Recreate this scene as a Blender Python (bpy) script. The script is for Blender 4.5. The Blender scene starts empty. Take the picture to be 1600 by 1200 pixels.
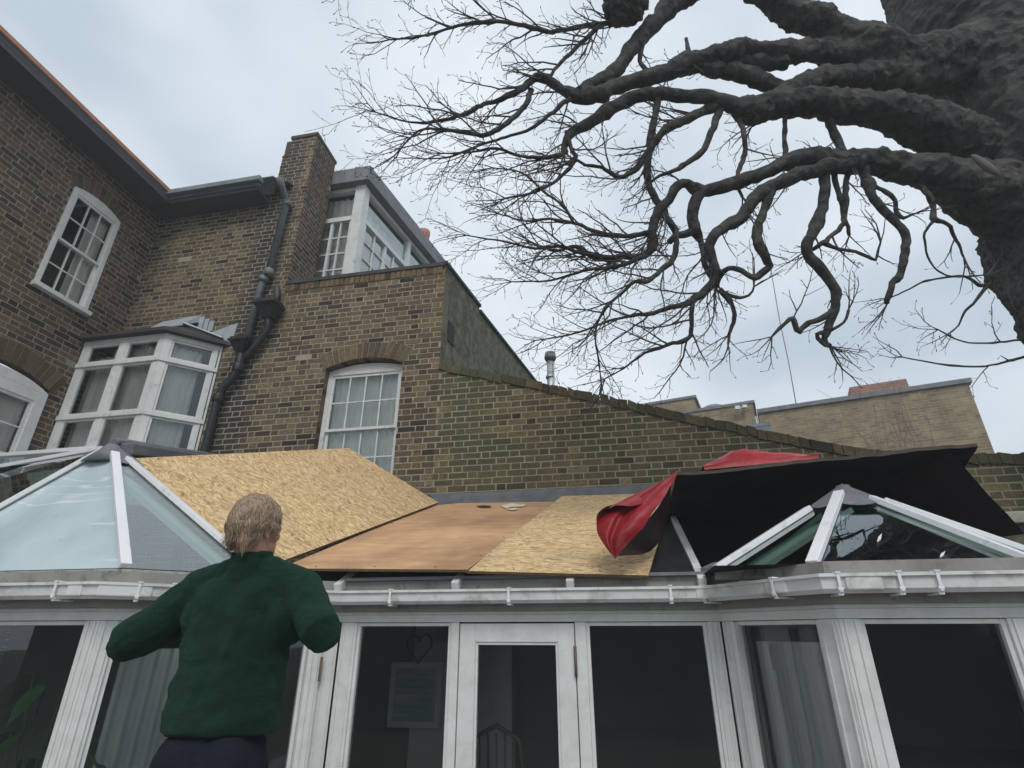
import bpy, bmesh, math, random
from mathutils import Vector, Matrix, noise
random.seed(7)
S = bpy.context.scene
COL = S.collection
# ------------------------------------------------------------------ camera
F, TH, AL, CZ = 850.0, math.radians(24.5), math.radians(11), 1.95
cam_d = bpy.data.cameras.new('camera'); cam = bpy.data.objects.new('camera', cam_d); COL.objects.link(cam)
cam_d.sensor_width = 36; cam_d.lens = 36*F/1600; cam_d.clip_end = 2000; cam_d.clip_start = .05
cam.location = (0, 0, CZ); cam.rotation_euler = (math.pi/2+TH, 0, AL)
S.camera = cam
# ------------------------------------------------------------------ world and light
SUN_E, SUN_A = math.radians(48), math.radians(165)      # elevation, azimuth clockwise from +Y
w = bpy.data.worlds.new('World'); S.world = w; w.use_nodes = True
N = w.node_tree.nodes; L = w.node_tree.links; N.clear()
out = N.new('ShaderNodeOutputWorld'); bg = N.new('ShaderNodeBackground'); bg.inputs[1].default_value = .1
sky = N.new('ShaderNodeTexSky'); sky.sky_type = 'NISHITA'; sky.sun_disc = False
sky.sun_elevation = SUN_E; sky.sun_rotation = SUN_A
tc = N.new('ShaderNodeTexCoord'); mp = N.new('ShaderNodeMapping'); mp.inputs['Scale'].default_value = (1.0, 1.0, 1.7)
mp.inputs['Location'].default_value = (3.3, 1.6, .9)
nz = N.new('ShaderNodeTexNoise'); nz.inputs['Scale'].default_value = 2.1; nz.inputs['Detail'].default_value = 3.5; nz.inputs['Roughness'].default_value = .5
cr = N.new('ShaderNodeValToRGB'); e = cr.color_ramp.elements
e[0].position = .34; e[0].color = (.55, .645, .735, 1); e[1].position = .66; e[1].color = (.87, .935, 1.0, 1)
sc = N.new('ShaderNodeVectorMath'); sc.operation = 'SCALE'; sc.inputs[3].default_value = 10.0
mx = N.new('ShaderNodeMix'); mx.data_type = 'RGBA'; mx.inputs[0].default_value = .93
L.new(tc.outputs['Generated'], mp.inputs[0]); L.new(mp.outputs[0], nz.inputs[0]); L.new(nz.outputs[0], cr.inputs[0])
L.new(cr.outputs[0], sc.inputs[0]); L.new(sky.outputs[0], mx.inputs[6]); L.new(sc.outputs[0], mx.inputs[7])
L.new(mx.outputs[2], bg.inputs[0]); L.new(bg.outputs[0], out.inputs[0])
sd = bpy.data.lights.new('sun', 'SUN'); sd.energy = 1.5; sd.angle = math.radians(25); sd.color = (1, .97, .92)
so = bpy.data.objects.new('sun', sd); COL.objects.link(so); so.rotation_euler = (math.pi/2-SUN_E, 0, -SUN_A+math.pi)
so.rotation_euler = Vector((math.sin(SUN_A)*math.cos(SUN_E), math.cos(SUN_A)*math.cos(SUN_E), math.sin(SUN_E))).to_track_quat('Z', 'Y').to_euler()
S.view_settings.view_transform = 'Standard'; S.view_settings.look = 'None'; S.view_settings.exposure = .1
S.view_settings.gamma = 1

# ------------------------------------------------------------------ point helpers (metres; derived from the camera calibration)
_h = (-math.sin(AL), math.cos(AL)); _r = (math.cos(AL), math.sin(AL), 0)
_f = (_h[0]*math.cos(TH), _h[1]*math.cos(TH), math.sin(TH)); _u = (-_h[0]*math.sin(TH), -_h[1]*math.sin(TH), math.cos(TH))
def ray(px, py):
    a = (px-800)/F; b = -(py-600)/F
    return [_f[i]+a*_r[i]+b*_u[i] for i in range(3)]
def atD(px, py, d):
    v = ray(px, py); return Vector((v[0]*d, v[1]*d, CZ+v[2]*d))
def atY(px, py, y):
    return atD(px, py, y/ray(px, py)[1])

# ------------------------------------------------------------------ object helpers
ORG = {}
def tag(o, label=None, cat=None, group=None, kind=None):
    if label: o['label'] = label
    if cat: o['category'] = cat
    if group: o['group'] = group
    if kind: o['kind'] = kind
    return o
def thing(name, loc, label, cat, group=None):
    o = bpy.data.objects.new(name, None); COL.objects.link(o); o.location = loc; o.empty_display_size = .2
    ORG[o] = Vector(loc); return tag(o, label, cat, group)
class MB:
    def __init__(s): s.v = []; s.f = []; s.m = []; s.r = []; s.sm = []; s.has = False
    def face(s, pts, mi=0, rnd=0.5, smooth=False):
        n = len(s.v); s.v += [tuple(p) for p in pts]; s.f.append(tuple(range(n, n+len(pts)))); s.m.append(mi); s.r.append(rnd); s.sm.append(smooth)
    def hexa(s, p, mi=0, rnd=.5, skip=()):
        # p: 8 points, 0-3 bottom ring, 4-7 top ring
        n = len(s.v); s.v += [tuple(q) for q in p]
        for k, fc in enumerate(((3,2,1,0),(4,5,6,7),(0,1,5,4),(1,2,6,5),(2,3,7,6),(3,0,4,7))):
            if k in skip: continue
            s.f.append(tuple(n+i for i in fc)); s.m.append(mi); s.r.append(rnd); s.sm.append(False)
    def box(s, a, b, mi=0, rnd=.5):
        x0,y0,z0 = a; x1,y1,z1 = b
        s.hexa([(x0,y0,z0),(x1,y0,z0),(x1,y1,z0),(x0,y1,z0),(x0,y0,z1),(x1,y0,z1),(x1,y1,z1),(x0,y1,z1)], mi, rnd)
    def fbox(s, fr, u0, u1, z0, z1, n0, n1, mi=0, rnd=.5):
        s.hexa([fr(u0,z0,n0), fr(u1,z0,n0), fr(u1,z0,n1), fr(u0,z0,n1), fr(u0,z1,n0), fr(u1,z1,n0), fr(u1,z1,n1), fr(u0,z1,n1)], mi, rnd)
    def bar(s, a, b, w, h, up=(0,0,1), mi=0):
        a = Vector(a); b = Vector(b); t = (b-a).normalized(); sd = t.cross(Vector(up)).normalized(); u = sd.cross(t).normalized()
        q = [sd*-w/2+u*-h/2, sd*w/2+u*-h/2, sd*w/2+u*h/2, sd*-w/2+u*h/2]
        s.hexa([a+q[0],a+q[1],a+q[2],a+q[3],b+q[0],b+q[1],b+q[2],b+q[3]], mi)
    def tube(s, pts, rad, n=8, cap=True, mi=0, wob=0):
        pts = [Vector(p) for p in pts]; base = len(s.v); up = Vector((.13,.21,.97)); K = len(pts)
        for i, p in enumerate(pts):
            t = (pts[min(i+1,K-1)]-pts[max(i-1,0)])
            if t.length < 1e-6: t = Vector((0,0,1))
            t.normalize(); a = t.cross(up)
            if a.length < .05: a = t.cross(Vector((1,0,0)))
            a.normalize(); b = a.cross(t); r = rad[i] if hasattr(rad,'__len__') else rad
            up = b
            for k in range(n):
                an = 2*math.pi*k/n; rr = r
                if wob: rr = r*(1+wob*noise.noise(p*3.1+Vector((math.cos(an)*1.3,math.sin(an)*1.3,k*.1)))*1.6)
                s.v.append(tuple(p+a*math.cos(an)*rr+b*math.sin(an)*rr))
        for i in range(K-1):
            for k in range(n):
                q = base+i*n; k2 = (k+1)%n
                s.f.append((q+k, q+k2, q+n+k2, q+n+k)); s.m.append(mi); s.r.append(.5); s.sm.append(True)
        if cap:
            s.f.append(tuple(base+k for k in range(n))[::-1]); s.m.append(mi); s.r.append(.5); s.sm.append(False)
            s.f.append(tuple(base+(K-1)*n+k for k in range(n))); s.m.append(mi); s.r.append(.5); s.sm.append(False)
    def sheet(s, g, mi=0, smooth=True):
        base = len(s.v); R = len(g); C = len(g[0])
        for row in g: s.v += [tuple(p) for p in row]
        for i in range(R-1):
            for j in range(C-1):
                q = base+i*C+j; s.f.append((q, q+1, q+C+1, q+C)); s.m.append(mi); s.r.append(.5); s.sm.append(smooth)
    def ellipsoid(s, c, r, rot=None, seg=16, ring=10):
        base = len(s.v); c = Vector(c)
        for i in range(ring+1):
            ph = math.pi*i/ring
            for k in range(seg):
                a = 2*math.pi*k/seg
                p = Vector((r[0]*math.sin(ph)*math.cos(a), r[1]*math.sin(ph)*math.sin(a), r[2]*math.cos(ph)))
                if rot: p = rot @ p
                s.v.append(tuple(c+p))
        for i in range(ring):
            for k in range(seg):
                k2 = (k+1)%seg; q = base+i*seg
                s.f.append((q+k, q+seg+k, q+seg+k2, q+k2)); s.m.append(0); s.r.append(.5); s.sm.append(True)
    def build(s, name, mats, parent=None, bevel=0, label=None, kind=None):
        if not isinstance(mats, (list, tuple)): mats = [mats]
        me = bpy.data.meshes.new(name)
        root = parent
        while root is not None and root.parent is not None: root = root.parent
        o0 = ORG.get(root, Vector((0,0,0))) if root is not None else Vector((0,0,0))
        me.from_pydata([(v[0]-o0[0], v[1]-o0[1], v[2]-o0[2]) for v in s.v], [], s.f)
        for m in mats: me.materials.append(m)
        me.polygons.foreach_set('material_index', s.m); me.polygons.foreach_set('use_smooth', s.sm)
        at = me.attributes.new('rnd', 'FLOAT', 'FACE'); at.data.foreach_set('value', s.r)
        me.update()
        o = bpy.data.objects.new(name, me); COL.objects.link(o)
        if parent is not None: o.parent = parent
        if bevel:
            b = o.modifiers.new('bevel', 'BEVEL'); b.width = bevel; b.segments = 2; b.limit_method = 'ANGLE'
        if label: o['label'] = label
        if kind: o['kind'] = kind
        return o
def frame(O, ud, nd):
    O = Vector(O); ud = Vector(ud).normalized(); nd = Vector(nd).normalized()
    return lambda u, z, n=0: O+ud*u+nd*n+Vector((0,0,z))

# ------------------------------------------------------------------ materials
def new(name):
    m = bpy.data.materials.new(name); m.use_nodes = True; nt = m.node_tree; return m, nt.nodes, nt.links, nt.nodes['Principled BSDF']
def ramp(N, stops, interp='LINEAR'):
    c = N.new('ShaderNodeValToRGB'); c.color_ramp.interpolation = interp
    while len(c.color_ramp.elements) < len(stops): c.color_ramp.elements.new(.5)
    for el, (p, col) in zip(c.color_ramp.elements, stops): el.position = p; el.color = (*col, 1)
    return c
def nse(N, L, co, scale, detail=4, rough=.55, dist=0, mapping=None):
    n = N.new('ShaderNodeTexNoise'); n.inputs['Scale'].default_value = scale; n.inputs['Detail'].default_value = detail
    n.inputs['Roughness'].default_value = rough; n.inputs['Distortion'].default_value = dist
    if mapping:
        m = N.new('ShaderNodeMapping'); m.inputs['Scale'].default_value = mapping[0]; m.inputs['Rotation'].default_value = mapping[1]
        L.new(co, m.inputs[0]); L.new(m.outputs[0], n.inputs[0])
    else: L.new(co, n.inputs[0])
    return n
def mixc(N, L, fac, a, b, mode='MIX'):
    m = N.new('ShaderNodeMix'); m.data_type = 'RGBA'; m.blend_type = mode
    for sock, v in ((0, fac), (6, a), (7, b)):
        if hasattr(v, 'links'): L.new(v, m.inputs[sock])
        elif isinstance(v, (int, float)): m.inputs[sock].default_value = v
        else: m.inputs[sock].default_value = (*v, 1)
    return m.outputs[2]
def bump(N, L, b, h, strength=.3, dist=.01):
    n = N.new('ShaderNodeBump'); n.inputs['Strength'].default_value = strength; n.inputs['Distance'].default_value = dist
    L.new(h, n.inputs['Height']); L.new(n.outputs[0], b.inputs['Normal'])
def simple(name, c1, c2, scale=6, rough=.6, bs=.2, bscale=40, metal=0, dirt=None, dirtpos=(.55,.75), stretch=None, spec=.5):
    m, N, L, b = new(name); co = N.new('ShaderNodeTexCoord').outputs['Object']
    n = nse(N, L, co, scale, 6, .6, mapping=(stretch, (0,0,0)) if stretch else None); r = ramp(N, [(.3, c1), (.7, c2)]); L.new(n.outputs[0], r.inputs[0]); c = r.outputs[0]
    if dirt:
        d = nse(N, L, co, scale*1.7+3, 8, .7, .4); rr = ramp(N, [(dirtpos[0], (0,0,0)), (dirtpos[1], (1,1,1))]); L.new(d.outputs[0], rr.inputs[0])
        c = mixc(N, L, rr.outputs[0], c, dirt)
    L.new(c, b.inputs['Base Color']); b.inputs['Roughness'].default_value = rough; b.inputs['Metallic'].default_value = metal
    b.inputs['Specular IOR Level'].default_value = spec
    if bs:
        n2 = nse(N, L, co, bscale, 4); bump(N, L, b, n2.outputs[0], bs, .01)
    return m
def brick_mat(name, stops, stain=None, stainpos=(.5,.7), sscale=.7, moss=None, mpos=(.55,.7), soot=None):
    m, N, L, b = new(name); co = N.new('ShaderNodeTexCoord').outputs['Object']
    at = N.new('ShaderNodeAttribute'); at.attribute_name = 'rnd'
    r = ramp(N, stops); L.new(at.outputs['Fac'], r.inputs[0])
    n = nse(N, L, co, 28, 8, .7); r2 = ramp(N, [(.28, (.45,.45,.45)), (.72, (1.35,1.3,1.25))]); L.new(n.outputs[0], r2.inputs[0])
    c = mixc(N, L, 1.0, r.outputs[0], r2.outputs[0], 'MULTIPLY')
    if stain:
        d = nse(N, L, co, sscale, 6, .65, .3); rr = ramp(N, [(stainpos[0], (0,0,0)), (stainpos[1], (.85,.85,.85))]); L.new(d.outputs[0], rr.inputs[0])
        c = mixc(N, L, rr.outputs[0], c, stain)
    if moss:
        d = nse(N, L, co, .9, 8, .7, .5); rr = ramp(N, [(mpos[0], (0,0,0)), (mpos[1], (.8,.8,.8))]); L.new(d.outputs[0], rr.inputs[0])
        c = mixc(N, L, rr.outputs[0], c, moss)
    if soot:
        sx = N.new('ShaderNodeSeparateXYZ'); L.new(co, sx.inputs[0]); su = N.new('ShaderNodeMath'); su.operation = 'SUBTRACT'; su.inputs[1].default_value = soot[0]; L.new(sx.outputs[0], su.inputs[0])
        ab = N.new('ShaderNodeMath'); ab.operation = 'ABSOLUTE'; L.new(su.outputs[0], ab.inputs[0]); d = nse(N, L, co, 2.5, 6, .7)
        ml = N.new('ShaderNodeMath'); ml.operation = 'MULTIPLY_ADD'; ml.inputs[1].default_value = -1/soot[1]; L.new(ab.outputs[0], ml.inputs[0]); L.new(d.outputs[0], ml.inputs[2])
        rr = ramp(N, [(.05, (0,0,0)), (.35, (.8,.8,.8))]); L.new(ml.outputs[0], rr.inputs[0]); c = mixc(N, L, rr.outputs[0], c, (.035,.033,.032))
    L.new(c, b.inputs['Base Color']); b.inputs['Roughness'].default_value = .92; b.inputs['Specular IOR Level'].default_value = .2
    n3 = nse(N, L, co, 70, 6, .7); bump(N, L, b, n3.outputs[0], .7, .012)
    return m
STOCK = [(0, (.05,.04,.032)), (.15, (.10,.075,.05)), (.45, (.165,.122,.074)), (.7, (.205,.155,.092)), (.9, (.27,.205,.12)), (1, (.11,.09,.07))]
DARKB = [(0, (.045,.035,.028)), (.25, (.10,.070,.046)), (.6, (.15,.105,.068)), (.9, (.20,.142,.09)), (1, (.08,.06,.05))]
GRDN = [(0, (.055,.045,.03)), (.2, (.11,.088,.052)), (.5, (.165,.13,.074)), (.75, (.20,.16,.088)), (.93, (.33,.25,.14)), (1, (.12,.10,.07))]
M = {}
M['brick'] = brick_mat('stock_brick', STOCK, (.06,.052,.045), (.55,.8), .6, soot=(-.38,.9))
M['brick_dark'] = brick_mat('brown_brick', DARKB, (.05,.042,.04), (.6,.8), .8)
M['brick_garden'] = brick_mat('mossy_brick', GRDN, (.05,.046,.034), (.52,.74), .9, (.088,.094,.052), (.44,.62))
M['brick_stack'] = brick_mat('stack_brick', [(0,(.05,.038,.03)),(.5,(.12,.085,.06)),(1,(.17,.12,.085))], (.05,.045,.04), (.5,.7), 1.2)
def mortar(name, c, c2): return simple(name, c, c2, 5, .95, .8, 60, dirt=(c2[0]*.5, c2[1]*.5, c2[2]*.5), dirtpos=(.6,.8), spec=.1)
M['mortar'] = mortar('mortar', (.42,.385,.305), (.29,.265,.215))
M['mortar_dark'] = mortar('mortar_brown', (.38,.34,.28), (.25,.22,.185))
M['mortar_garden'] = mortar('mortar_mossy', (.40,.38,.27), (.25,.25,.165))
M['white'] = simple('white_paint', (.68,.685,.67), (.77,.78,.765), 3, .5, .12, 30, dirt=(.50,.50,.455), dirtpos=(.45,.95))
M['white_old'] = simple('weathered_white_paint', (.62,.63,.61), (.74,.75,.74), 4, .6, .2, 40, dirt=(.32,.31,.28), dirtpos=(.55,.78))
M['upvc'] = simple('gutter_plastic', (.66,.66,.65), (.78,.78,.77), 2, .38, .05, 20, dirt=(.30,.30,.25), dirtpos=(.5,.78), stretch=(1,1,4))
M['alu'] = simple('white_capping', (.76,.76,.77), (.84,.84,.86), 3, .35, .1, 60, dirt=(.42,.41,.38), dirtpos=(.58,.8))
M['sill'] = simple('dirty_grey_sill', (.30,.31,.28), (.42,.43,.39), 5, .6, .3, 40, dirt=(.14,.14,.10), dirtpos=(.5,.7))
M['fascia'] = simple('grey_fascia', (.22,.21,.19), (.32,.31,.28), 4, .7, .2, 30, dirt=(.10,.09,.08), stretch=(1,1,.3))
M['lead'] = simple('lead_flashing', (.12,.125,.135), (.20,.21,.225), 7, .6, .5, 25, dirt=(.28,.28,.28), dirtpos=(.6,.8))
M['felt'] = simple('dark_felt', (.035,.035,.036), (.06,.06,.06), 8, .8, .4, 60, dirt=(.13,.13,.12), dirtpos=(.6,.75))
M['feltshade'] = simple('shaded_felt', (.012,.012,.013), (.022,.022,.022), 8, .85, .4, 60, dirt=(.08,.08,.075), dirtpos=(.68,.8), spec=.2)  # felt copy with the shade under the boards put into its colour
M['inner'] = simple('inner_paint', (.62,.70,.66), (.72,.79,.75), 5, .6, .1)
M['render'] = simple('grey_cement_render', (.12,.115,.08), (.22,.205,.15), 3.0, .95, .8, 25, dirt=(.055,.065,.032), dirtpos=(.40,.62), stretch=(1.8,1.8,.22))
M['slate'] = simple('slate', (.13,.15,.17), (.22,.245,.27), 5, .6, .3, 20)
M['soffit'] = simple('soffit_paint', (.055,.058,.068), (.075,.078,.09), 4, .8, .2, 20)
M['tile'] = simple('clay_tile', (.42,.17,.09), (.55,.26,.15), 8, .8, .3, 30)
M['pipe'] = simple('grey_iron_pipe', (.10,.115,.12), (.17,.19,.195), 6, .5, .3, 50, dirt=(.05,.055,.05), dirtpos=(.5,.7))
M['pipe_black'] = simple('black_iron_pipe', (.012,.013,.014), (.03,.032,.034), 6, .45, .4, 40)
M['curtain'] = simple('net_curtain', (.74,.71,.65), (.90,.88,.83), 9, .9, .2, 60, stretch=(1,1,.25))
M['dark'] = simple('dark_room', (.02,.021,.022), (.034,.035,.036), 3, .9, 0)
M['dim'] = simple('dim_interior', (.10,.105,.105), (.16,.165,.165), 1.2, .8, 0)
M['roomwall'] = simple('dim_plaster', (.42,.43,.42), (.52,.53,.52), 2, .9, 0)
M['edge'] = simple('board_edge', (.10,.06,.03), (.18,.11,.055), 20, .9, .4, 80)
M['pot'] = simple('terracotta', (.35,.15,.10), (.45,.22,.15), 9, .8, .2, 40)
M['metal'] = simple('galvanised_metal', (.45,.46,.47), (.60,.61,.62), 8, .4, .2, 30, metal=.6)
M['leadbright'] = simple('new_lead', (.42,.46,.50), (.55,.59,.63), 6, .45, .3, 30, metal=.3)
M['brass'] = simple('rusty_hinge', (.10,.07,.05), (.2,.14,.09), 20, .6, .3, 60)
M['board'] = simple('black_board_shade', (.006,.0065,.009), (.011,.011,.014), 3, .85, .2, 30, spec=.1)  # black sheet tone that also carries the shade below the board
M['boardedge'] = simple('dark_wet_edge', (.045,.035,.03), (.09,.065,.05), 14, .8, .4, 60)
M['grass'] = simple('lawn', (.03,.042,.018), (.05,.06,.028), 3, .95, .5, 40)
M['paving'] = simple('paving', (.22,.21,.19), (.32,.31,.28), 2, .9, .4, 20, dirt=(.12,.12,.1))
M['skin'] = simple('skin', (.50,.24,.17), (.60,.33,.25), 12, .55, .1, 80)
M['trousers'] = simple('navy_trousers', (.008,.009,.016), (.016,.017,.028), 6, .9, .5, 120, spec=.15)
M['shoe'] = simple('dark_shoe', (.02,.015,.012), (.04,.03,.025), 10, .5, .2, 60)
M['ladder'] = simple('ladder_aluminium', (.5,.5,.5), (.62,.62,.62), 10, .35, .1, 60, metal=.8)
M['leafdim'] = simple('broad_leaf', (.03,.10,.025), (.06,.16,.04), 9, .5, .2, 30)
M['wood'] = simple('painted_wood', (.6,.6,.58), (.7,.7,.68), 9, .6, .2, 30)
M['chairwood'] = simple('dull_chair_wood', (.09,.09,.085), (.13,.13,.12), 9, .6, .2, 30)
M['art'] = simple('muted_print', (.16,.30,.28), (.50,.54,.52), 5, .6, 0, stretch=(.4,.4,5))
def glass(name, refl=1.0, base=.05, tint=(.95,.98,.97), rough=.01):
    m, N, L, b = new(name); N.remove(b); o = N['Material Output']
    t = N.new('ShaderNodeBsdfTransparent'); t.inputs[0].default_value = (*tint, 1)
    g = N.new('ShaderNodeBsdfGlossy'); g.inputs['Roughness'].default_value = rough; g.inputs['Color'].default_value = (.9,.95,.96,1)
    fr = N.new('ShaderNodeFresnel'); fr.inputs['IOR'].default_value = 1.5
    ma = N.new('ShaderNodeMath'); ma.operation = 'MULTIPLY_ADD'; ma.use_clamp = True; ma.inputs[1].default_value = refl; ma.inputs[2].default_value = base
    co = N.new('ShaderNodeTexCoord').outputs['Object']; n = nse(N, L, co, 2.2, 2); bp = N.new('ShaderNodeBump'); bp.inputs['Strength'].default_value = .012; bp.inputs['Distance'].default_value = .05
    L.new(n.outputs[0], bp.inputs['Height']); L.new(bp.outputs[0], g.inputs['Normal'])
    s = N.new('ShaderNodeMixShader'); L.new(fr.outputs[0], ma.inputs[0]); L.new(ma.outputs[0], s.inputs[0]); L.new(t.outputs[0], s.inputs[1]); L.new(g.outputs[0], s.inputs[2]); L.new(s.outputs[0], o.inputs[0])
    return m
M['glass'] = glass('window_glass', 1.0, .05)
M['glass_roof'] = glass('green_roof_glass', 1.1, .24, (.66,.80,.75))
def painted_sky_pane():  # sky reflection and its streaks painted into the pane colour
    m, N, L, b = new('painted_sky_sheet'); co = N.new('ShaderNodeTexCoord').outputs['Object']
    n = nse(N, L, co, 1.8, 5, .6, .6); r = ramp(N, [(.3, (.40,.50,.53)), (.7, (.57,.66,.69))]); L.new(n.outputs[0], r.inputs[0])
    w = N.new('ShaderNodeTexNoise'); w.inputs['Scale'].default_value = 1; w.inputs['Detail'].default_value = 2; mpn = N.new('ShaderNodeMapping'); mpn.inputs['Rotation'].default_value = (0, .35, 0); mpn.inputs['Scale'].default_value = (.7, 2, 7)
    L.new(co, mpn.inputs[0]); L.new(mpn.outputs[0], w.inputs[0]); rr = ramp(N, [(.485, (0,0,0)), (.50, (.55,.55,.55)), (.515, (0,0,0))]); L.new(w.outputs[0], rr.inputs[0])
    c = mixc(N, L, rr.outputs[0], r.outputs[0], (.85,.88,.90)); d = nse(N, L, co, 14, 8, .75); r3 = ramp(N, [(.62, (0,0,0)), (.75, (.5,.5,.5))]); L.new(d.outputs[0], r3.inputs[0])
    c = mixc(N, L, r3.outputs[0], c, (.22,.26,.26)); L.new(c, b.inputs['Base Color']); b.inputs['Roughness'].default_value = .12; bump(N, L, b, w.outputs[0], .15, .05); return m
M['glass_painted_sky'] = painted_sky_pane()
# oriented strand board: several layers of stretched noise at different angles
def osb():
    m, N, L, b = new('strand_board'); co = N.new('ShaderNodeTexCoord').outputs['Object']
    wz = nse(N, L, co, 6, 3); wv = N.new('ShaderNodeVectorMath'); wv.operation = 'MULTIPLY_ADD'; wv.inputs[1].default_value = (.12,.12,.12)
    L.new(wz.outputs['Color'], wv.inputs[0]); L.new(co, wv.inputs[2]); co2 = wv.outputs[0]
    hs = []
    for i, a in enumerate((.15, 1.2, 2.25, .7)):
        n = nse(N, L, co2, 1, 3, .6, 0, mapping=((11, 60, 18), (0, 0, a))); hs.append(n.outputs[0])
    v = N.new('ShaderNodeTexVoronoi'); v.inputs['Scale'].default_value = 17; L.new(co2, v.inputs[0])
    sep = N.new('ShaderNodeSeparateColor'); L.new(v.outputs['Color'], sep.inputs[0])
    h = hs[0]
    for k, (q, th) in enumerate(zip(hs[1:], (.35, .62, .8))):
        g = N.new('ShaderNodeMath'); g.operation = 'GREATER_THAN'; g.inputs[1].default_value = th; L.new(sep.outputs[0], g.inputs[0])
        mm = N.new('ShaderNodeMix'); mm.data_type = 'FLOAT'; L.new(g.outputs[0], mm.inputs[0]); L.new(h, mm.inputs[2]); L.new(q, mm.inputs[3]); h = mm.outputs[0]
    r = ramp(N, [(.30, (.23,.135,.062)), (.42, (.46,.30,.14)), (.53, (.62,.43,.215)), (.66, (.79,.59,.335))]); L.new(h, r.inputs[0])
    d = nse(N, L, co, 1, 8, .75, .8, mapping=((2.2,5,3),(0,0,.4))); rr = ramp(N, [(.52, (0,0,0)), (.70, (.7,.7,.7))]); L.new(d.outputs[0], rr.inputs[0])
    c = mixc(N, L, rr.outputs[0], r.outputs[0], (.34,.26,.18))
    L.new(c, b.inputs['Base Color']); b.inputs['Roughness'].default_value = .75; bump(N, L, b, h, .5, .004); return m
M['osb'] = osb()
def ply():
    m, N, L, b = new('red_plywood'); co = N.new('ShaderNodeTexCoord').outputs['Object']
    n = nse(N, L, co, 1, 6, .65, .5, mapping=((2, 14, 2), (0, 0, -1.05))); r = ramp(N, [(.3, (.47,.275,.145)), (.5, (.57,.345,.185)), (.72, (.65,.41,.225))]); L.new(n.outputs[0], r.inputs[0])
    n2 = nse(N, L, co, 1.3, 5, .6, .3); r2 = ramp(N, [(.35, (.66,.62,.60)), (.6, (1.1,1.08,1.06))]); L.new(n2.outputs[0], r2.inputs[0])
    c = mixc(N, L, 1.0, r.outputs[0], r2.outputs[0], 'MULTIPLY'); L.new(c, b.inputs['Base Color']); b.inputs['Roughness'].default_value = .6; bump(N, L, b, n.outputs[0], .15, .004); return m
M['ply'] = ply()
def tarp():
    m, N, L, b = new('red_tarpaulin'); co = N.new('ShaderNodeTexCoord').outputs['Object']; geo = N.new('ShaderNodeNewGeometry')
    n = nse(N, L, co, 3.5, 4, .6, 1.0); r = ramp(N, [(.3, (.20,.006,.010)), (.7, (.34,.012,.018))]); L.new(n.outputs[0], r.inputs[0])
    L.new(r.outputs[0], b.inputs['Base Color']); b.inputs['Roughness'].default_value = .42; b.inputs['Specular IOR Level'].default_value = .3
    v = N.new('ShaderNodeTexVoronoi'); v.inputs['Scale'].default_value = 9; v.feature = 'SMOOTH_F1'; L.new(co, v.inputs[0])
    ad = N.new('ShaderNodeMath'); ad.operation = 'ADD'; L.new(v.outputs[0], ad.inputs[0]); L.new(n.outputs[0], ad.inputs[1]); bump(N, L, b, ad.outputs[0], .55, .03); return m
M['tarp'] = tarp()
M['tarp_shade'] = simple('shaded_tarp', (.016,.005,.007), (.032,.008,.011), 4, .5, .4, 8)  # darker tarp copy, shade of the folds put into the colour
def bark(name, c1, c2, moss, sc=1.0):
    m, N, L, b = new(name); co = N.new('ShaderNodeTexCoord').outputs['Object']
    n = nse(N, L, co, 7*sc, 9, .7, 1.2); r = ramp(N, [(.32, c1), (.68, c2)]); L.new(n.outputs[0], r.inputs[0]); c = r.outputs[0]
    pz = nse(N, L, co, 1.7*sc, 7, .75, .8); pr_ = ramp(N, [(.5, (0,0,0)), (.62, (.55,.55,.55))]); L.new(pz.outputs[0], pr_.inputs[0]); c = mixc(N, L, pr_.outputs[0], c, (.15,.135,.115))
    geo = N.new('ShaderNodeNewGeometry'); sp = N.new('ShaderNodeSeparateXYZ'); L.new(geo.outputs['Normal'], sp.inputs[0])
    n2 = nse(N, L, co, 3, 6, .7); ad = N.new('ShaderNodeMath'); ad.operation = 'MULTIPLY_ADD'; ad.inputs[1].default_value = .45; L.new(sp.outputs[2], ad.inputs[0]); L.new(n2.outputs[0], ad.inputs[2])
    rr = ramp(N, [(.55, (0,0,0)), (.85, (.8,.8,.8))]); L.new(ad.outputs[0], rr.inputs[0]); c = mixc(N, L, rr.outputs[0], c, moss)
    L.new(c, b.inputs['Base Color']); b.inputs['Roughness'].default_value = .95; b.inputs['Specular IOR Level'].default_value = .2
    v = N.new('ShaderNodeTexVoronoi'); v.inputs['Scale'].default_value = 11*sc; L.new(co, v.inputs[0]); a2 = N.new('ShaderNodeMath'); a2.operation = 'ADD'; L.new(v.outputs[0], a2.inputs[0]); L.new(n.outputs[0], a2.inputs[1])
    bump(N, L, b, a2.outputs[0], .9, .05); return m
M['bark'] = bark('tree_bark', (.034,.034,.035), (.105,.100,.096), (.065,.075,.042))
M['twig'] = simple('twig_bark', (.045,.040,.040), (.085,.075,.072), 4, .9, 0)
M['twigpale'] = simple('pale_stem', (.16,.14,.11), (.24,.20,.16), 4, .9, 0)
M['scar'] = simple('bare_wood_scar', (.10,.085,.08), (.17,.145,.135), 10, .9, .3, 30, stretch=(1,1,.2))
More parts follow.
